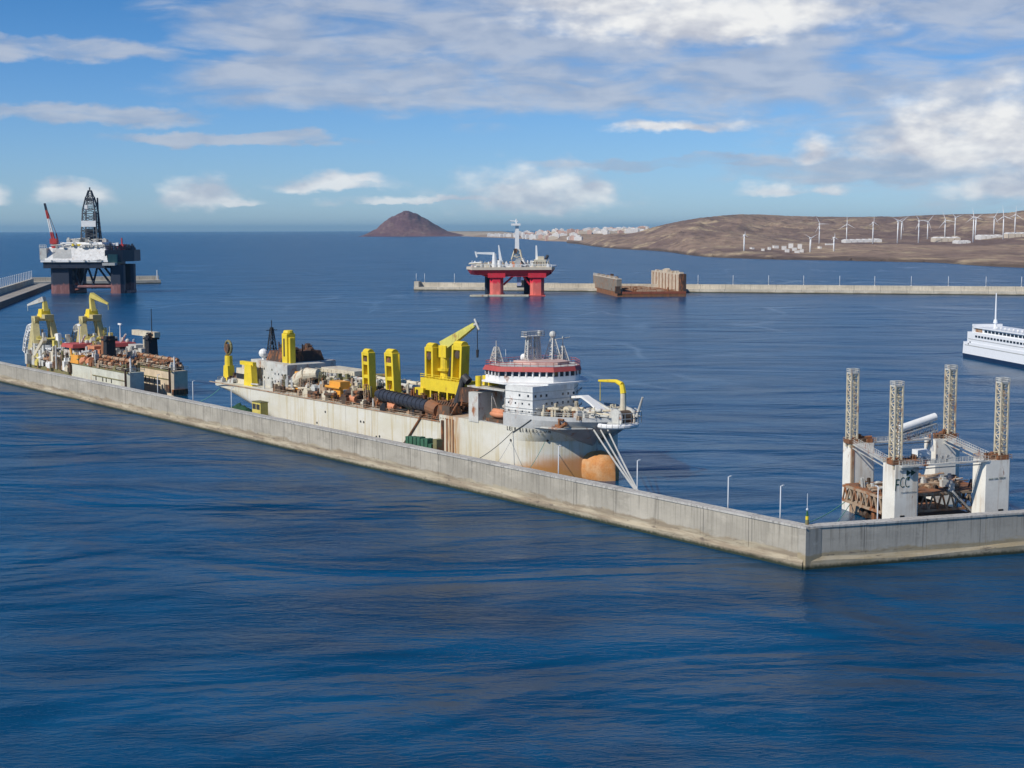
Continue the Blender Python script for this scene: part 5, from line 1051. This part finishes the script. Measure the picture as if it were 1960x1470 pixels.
MB().tube((dx+10, 25, Z(466)), (dx+9, 25, Z(378)), 1.0).build('stand_pipe', M['dkblue'], rig)
MB().tube((X(104), 10, Z(474)), (X(104), 10, Z(462)), 4, 3.2, n=10).box(X(97), X(110), 6, 14, Z(466), Z(456)).build('crane_cab', M['red'], rig)
for nm, a, b3, mk in (('lower', 0, .25, 'red'), ('middle', .25, .6, 'white'), ('upper', .6, .82, 'red'), ('tip', .82, 1, 'dkblue')):
    p = Vector((X(103), 10, Z(462))); q = Vector((X(88), 10, Z(389))); MB().lattice(p.lerp(q, a), p.lerp(q, b3), 2.8-1.6*a, 2.8-1.6*b3, 3, .5, .32).build('crane_boom_'+nm, M[mk], rig)
MB().tube((X(110), 12, Z(462)), (X(107), 12, Z(446)), .8).tube((X(107), 12, Z(446)), (X(89), 10, Z(392)), .28).build('crane_frame', M['red'], rig)
mb = MB(); 
for a, b3 in (((139, 509), (153, 552)), ((153, 552), (167, 509)), ((167, 509), (181, 552)), ((186, 509), (174, 552)), ((186, 509), (212, 545)), ((139, 535), (150, 509)), ((198, 509), (212, 528))): mb.tube((X(a[0]), 8, Z(a[1])), (X(b3[0]), 8, Z(b3[1])), 1.3, n=6)
mb.build('bracing', M['dkblue'], rig); mb = MB()
for y in (8, 56): mb.tube((X(120), y, 8), (X(225), y, 8), 2.1, n=10)
mb.build('cross_brace', cm, rig)
clutter('deck_gear', 'white', 40, (X(100), X(205)), (8, 50), Z(472), (2, 8), (2, 6), 41, rig); clutter('deck_gear', 'dkblue', 26, (X(195), X(245)), (8, 50), Z(478), (2, 9), (2, 5), 42, rig); clutter('deck_gear', 'pale', 30, (X(126), X(200)), (12, 40), Z(463), (2, 7), (1.5, 5), 43, rig)
clutter('deck_gear', 'yellow', 6, (X(140), X(170)), (5, 10), Z(470), (1.5, 3), (1.5, 4), 44, rig)
# ================================================================= RED RIG
RY = GP(985, 567).y; k = RY/FL
rr = thing('red_rig', 'red and white drilling rig with slim white tower in front of the far breakwater', 'oil rig', ((985-980)*k, RY, 0))
X = lambda px: (px-985)*k
Z = lambda py: CH+(440.7-py)*k
cm = rig_leg_mat('red_column_paint', (.66, .02, .045), (.62, .14, .11), 15)
for x0, x1, y0, y1, mt_ in ((938, 964, 0, 16, cm), (1015, 1042, 0, 16, cm), (927, 944, 50, 64, M['dkblue']), (1004, 1018, 50, 64, M['dkblue'])):
    c_ = .22*(X(x1)-X(x0)); MB().prism([(X(x0)+c_, y0), (X(x1)-c_, y0), (X(x1), y0+c_), (X(x1), y1-c_), (X(x1)-c_, y1), (X(x0)+c_, y1), (X(x0), y1-c_), (X(x0), y0+c_)], -3, Z(524)).build('column', mt_, rr)
    if y0 == 0: MB().box(X(x0)-2.2, X(x1)+2.2, y0-1.5, y1, Z(531), Z(522)).build('column_head', M['rigred'], rr)
for x0, x1 in ((936, 966), (1012, 1044)): MB().box(X(x0), X(x1), -4, 66, -3, 1.2).build('pontoon', M['rigfade'], rr)
MB().box(X(905), X(1012), -6, -1, .1, 2.0).box(X(900), X(935), -8, -2, .1, 1.8).build('floating_fender', M['cream'], rr)
MB().prism([(X(912), 0), (X(1048), 0), (X(1056), 30), (X(1048), 68), (X(912), 68), (X(900), 30)], Z(526), Z(516), [(X(904), -4), (X(1056), -4), (X(1064), 30), (X(1056), 70), (X(904), 70), (X(893), 30)]).build('deck_underside', M['rigred'], rr)
MB().prism([(X(904), -4), (X(1056), -4), (X(1064), 30), (X(1056), 70), (X(904), 70), (X(892), 30)], Z(516), Z(511)).build('main_deck', M['townc'], rr)
MB().box(X(938), X(1042), 1, 60, Z(529), Z(524.8)).build('moonpool_frame', M['rigred'], rr)
wl2 = M['white']
MB().box(X(985), X(1000), 0, 20, Z(511), Z(496), 0, 2, 2).build('drill_floor', M['grey'], rr); MB().box(X(912), X(938), 0, 30, Z(511), Z(505)).build('store', M['cream'], rr); MB().box(X(1020), X(1048), 0, 30, Z(511), Z(497), 0, 2).box(X(1030), X(1042), 4, 24, Z(497), Z(491)).build('quarters', M['cream'], rr)
mb = facade('w', (X(1020), 0), (X(1048), 0), (Z(508), Z(504)), 6, 1.4, 1.3, MB()); mb.build_each('window', M['glass'], rr)
MB().lattice((X(990), 14, Z(497)), (X(991), 14, Z(478)), 12, 6, 3, .7, .4).build('tower_base', M['cream'], rr)
MB().box(X(986), X(994.5), 11, 17, Z(480), Z(432), 0, .6, .6).build('drilling_tower', M['white'], rr)
MB().box(X(979), X(997), 9, 18, Z(432), Z(428)).tube((X(989), 14, Z(428)), (X(989), 14, Z(419)), .8).tube((X(977), 14, Z(423)), (X(992), 14, Z(424)), .6).build('crown_block', M['white'], rr)
MB().box(X(984), X(990), 8, 20, Z(484), Z(476)).build('tower_collar', M['darkrust'], rr)
MB().tube((X(947), 2, Z(511)), (X(947), 2, Z(485)), 3.0, 2.2, n=10).tube((X(947), 2, Z(485)), (X(911), 2, Z(484)), 1.5, .9, sq=True).tube((X(911), 2, Z(481)), (X(914), 2, Z(492)), 1.2).build('pedestal_crane', M['white'], rr)
MB().tube((X(957), 2, Z(511)), (X(957), 2, Z(498)), 2.6, n=10).tube((X(959), 2, Z(500)), (X(955), 2, Z(469)), 1.8, .6, sq=True).build('raised_crane', M['white'], rr)
MB().tube((X(1028), 10, Z(500)), (X(1027), 10, Z(470)), 1.5, .8, sq=True).build('raised_crane', M['white'], rr)
MB().tube((X(1000), 10, Z(495)), (X(1006), 8, Z(510)), 2.0, sq=True).build('catwalk', M['white'], rr)
MB().prism([(X(1052), -2), (X(1062), 2), (X(1068), 20), (X(1060), 34), (X(1050), 30)], Z(511), Z(508)).build('helideck', M['white'], rr); MB().tube((X(1046), 30, Z(497)), (X(1050), 32, Z(490)), 1.8).build('flare_boom', M['dark'], rr)
MB().box(X(990), X(998), 6, 14, Z(547), Z(525)).build('riser_frame', mat('pale_blue_grey', (.40, .42, .55), .6, 0, .3), rr)
for sd, mk, n in ((51, 'white', 40), (52, 'cream', 36), (53, 'grey', 24), (54, 'salmon', 16), (55, 'darkrust', 14)): clutter('deck_gear', mk, n, (X(902), X(1052)), (-2, 40), Z(511), (2, 8.5), (1.5, 4.5), sd, rr)
MB().rail([(X(904), -4, Z(511)), (X(1056), -4, Z(511))], 3, 5, .25).build('deck_railing', M['white'], rr)
mb = MB()
for a, b3 in (((964, 545), (985, 526)), ((1015, 545), (1000, 526)), ((938, 530), (915, 522)), ((1042, 530), (1056, 522))): mb.tube((X(a[0]), 6, Z(a[1])), (X(b3[0]), 6, Z(b3[1])), 1.2)
mb.build('bracing', M['rigred'], rr)
e = thing('dark_barge', 'low dark barge moored against the far breakwater just right of the red rig', 'barge', GP(1062, 560)+Vector((-12, 60, 0)), R(4))
MB().prism([(-34, -9), (22, -9), (30, 0), (22, 9), (-34, 9)], -1, 7).build('hull', M['dkblue'], e); MB().box(-28, -8, -6, 6, 7, 13).build('deckhouse', M['black'], e); MB().box(2, 18, -6, 5, 7, 9.5).build('cargo', M['grey'], e)
# ================================================================= RUSTY FLOATING DRY DOCK
d0 = GP(1182, 568.5); d1 = GP(1313, 567.5); DF = Frame(d0.x, d0.y, d1.x-d0.x, (d1.y-d0.y)); Wd = (d1-d0).length; far = DF.loc(GP(1120, 553)); skew = far[0]/far[1]
dd = thing('floating_dry_dock', 'rusty floating dry dock with grey left wall and cream right wall at the far breakwater', 'floating dock', DF.o, DF.a)
Ld = 165.; sk = lambda x, y: (x+skew*y, y)
MB().prism([sk(0, 0), sk(Wd, 0), sk(Wd, Ld), sk(0, Ld)], -2, 5.5).build('pontoon', M['rust'], dd)
MB().prism([sk(0, -.3), sk(Wd, -.3), sk(Wd, .1), sk(0, .1)], 3.2, 5.9).build('pontoon_edge', mat('dock_edge_red', (.30, .09, .05), .8, .2, .5), dd)
MB().prism([sk(-.4, 2), sk(5, 2), sk(5, Ld), sk(-.4, Ld)], 5.5, 19.5).build('left_wing_wall', M['dryg'], dd); MB().prism([sk(-.6, 1.5), sk(5.2, 1.5), sk(5.2, Ld), sk(-.6, Ld)], 19.5, 20.3).rail([(*sk(0, 2), 20.3), (*sk(0, Ld), 20.3)], 2, 8, .2).build('wing_top', M['townc'], dd)
MB().prism([sk(Wd-6, 2), sk(Wd, 2), sk(Wd, Ld), sk(Wd-6, Ld)], 5.5, 25).build('right_wing_wall', M['dryc'], dd); MB().prism([sk(Wd-6.1, 1.2), sk(Wd+.4, 1.2), sk(Wd+.4, 9), sk(Wd-6.1, 9)], -1, 25.4).build('wing_end', M['darkrust'], dd)
mb = MB(); rn = random.Random(3)
for i in range(9): y = 8+i*18; mb.piece().prism([sk(Wd-6.6, y), sk(Wd-5.9, y), sk(Wd-5.9, y+1.6), sk(Wd-6.6, y+1.6)], 5.5, 24)
mb.build_each('wing_rib', M['rust'], dd); mb = MB()
for i in range(7):
    y = 12+i*22; x = Wd-3; p = sk(x, y); mb.piece().box(p[0]-2, p[0]+2, p[1]-3, p[1]+3, 25, 25+rn.uniform(1.5, 4.5))
p = sk(Wd-3, 88); mb.piece().prism([(p[0]-2.5, p[1]-12), (p[0]+2.5, p[1]-12), (p[0]+2.5, p[1]+12), (p[0]-2.5, p[1]+12)], 25, 29.5, [(p[0]-2.5, p[1]-2), (p[0]+2.5, p[1]-2), (p[0]+2.5, p[1]+2), (p[0]-2.5, p[1]+2)])
mb.build_each('wing_house', M['dryc'], dd); mb = MB()
for i in range(5): y = 20+i*30; p = sk(2.5, y); mb.piece().box(p[0]-1.5, p[0]+1.5, p[1]-3, p[1]+3, 20.3, 22.5+(i == 1)*2)
mb.build_each('wing_house', M['darkrust'], dd); mb = MB()
for i in range(14): y = 8+i*11; mb.piece().prism([sk(Wd*.3, y), sk(Wd*.7, y), sk(Wd*.7, y+2), sk(Wd*.3, y+2)], 5.5, 7.3)
mb.build_each('keel_block', M['rust2'], dd); clutter('dock_gear', 'rust', 20, (8, Wd-12), (5, 80), 5.5, (1.5, 4), (2, 6), 61, dd)
MB().box(-3, 3, -1.5, 0, 4, 12).build('corner_fender', M['darkrust'], dd)
for o in bpy.data.objects:
    if 'placed' in o: del o['placed']

# ================================================================= AIR
hz = bpy.data.materials.new('haze'); hz.use_nodes = True; t = NT(hz.node_tree); t.n.remove(t.n['Principled BSDF']); pv = t.new('ShaderNodeVolumePrincipled')
pv.inputs['Color'].default_value = (.42, .76, 1, 1); pv.inputs['Density'].default_value = 1.1e-5; pv.inputs['Anisotropy'].default_value = .2
t.l.new(pv.outputs[0], t.n['Material Output'].inputs['Volume'])
tag(MB().box(-80500, 80500, -3500, 150500, -6, 520).build('haze', hz), kind='stuff')
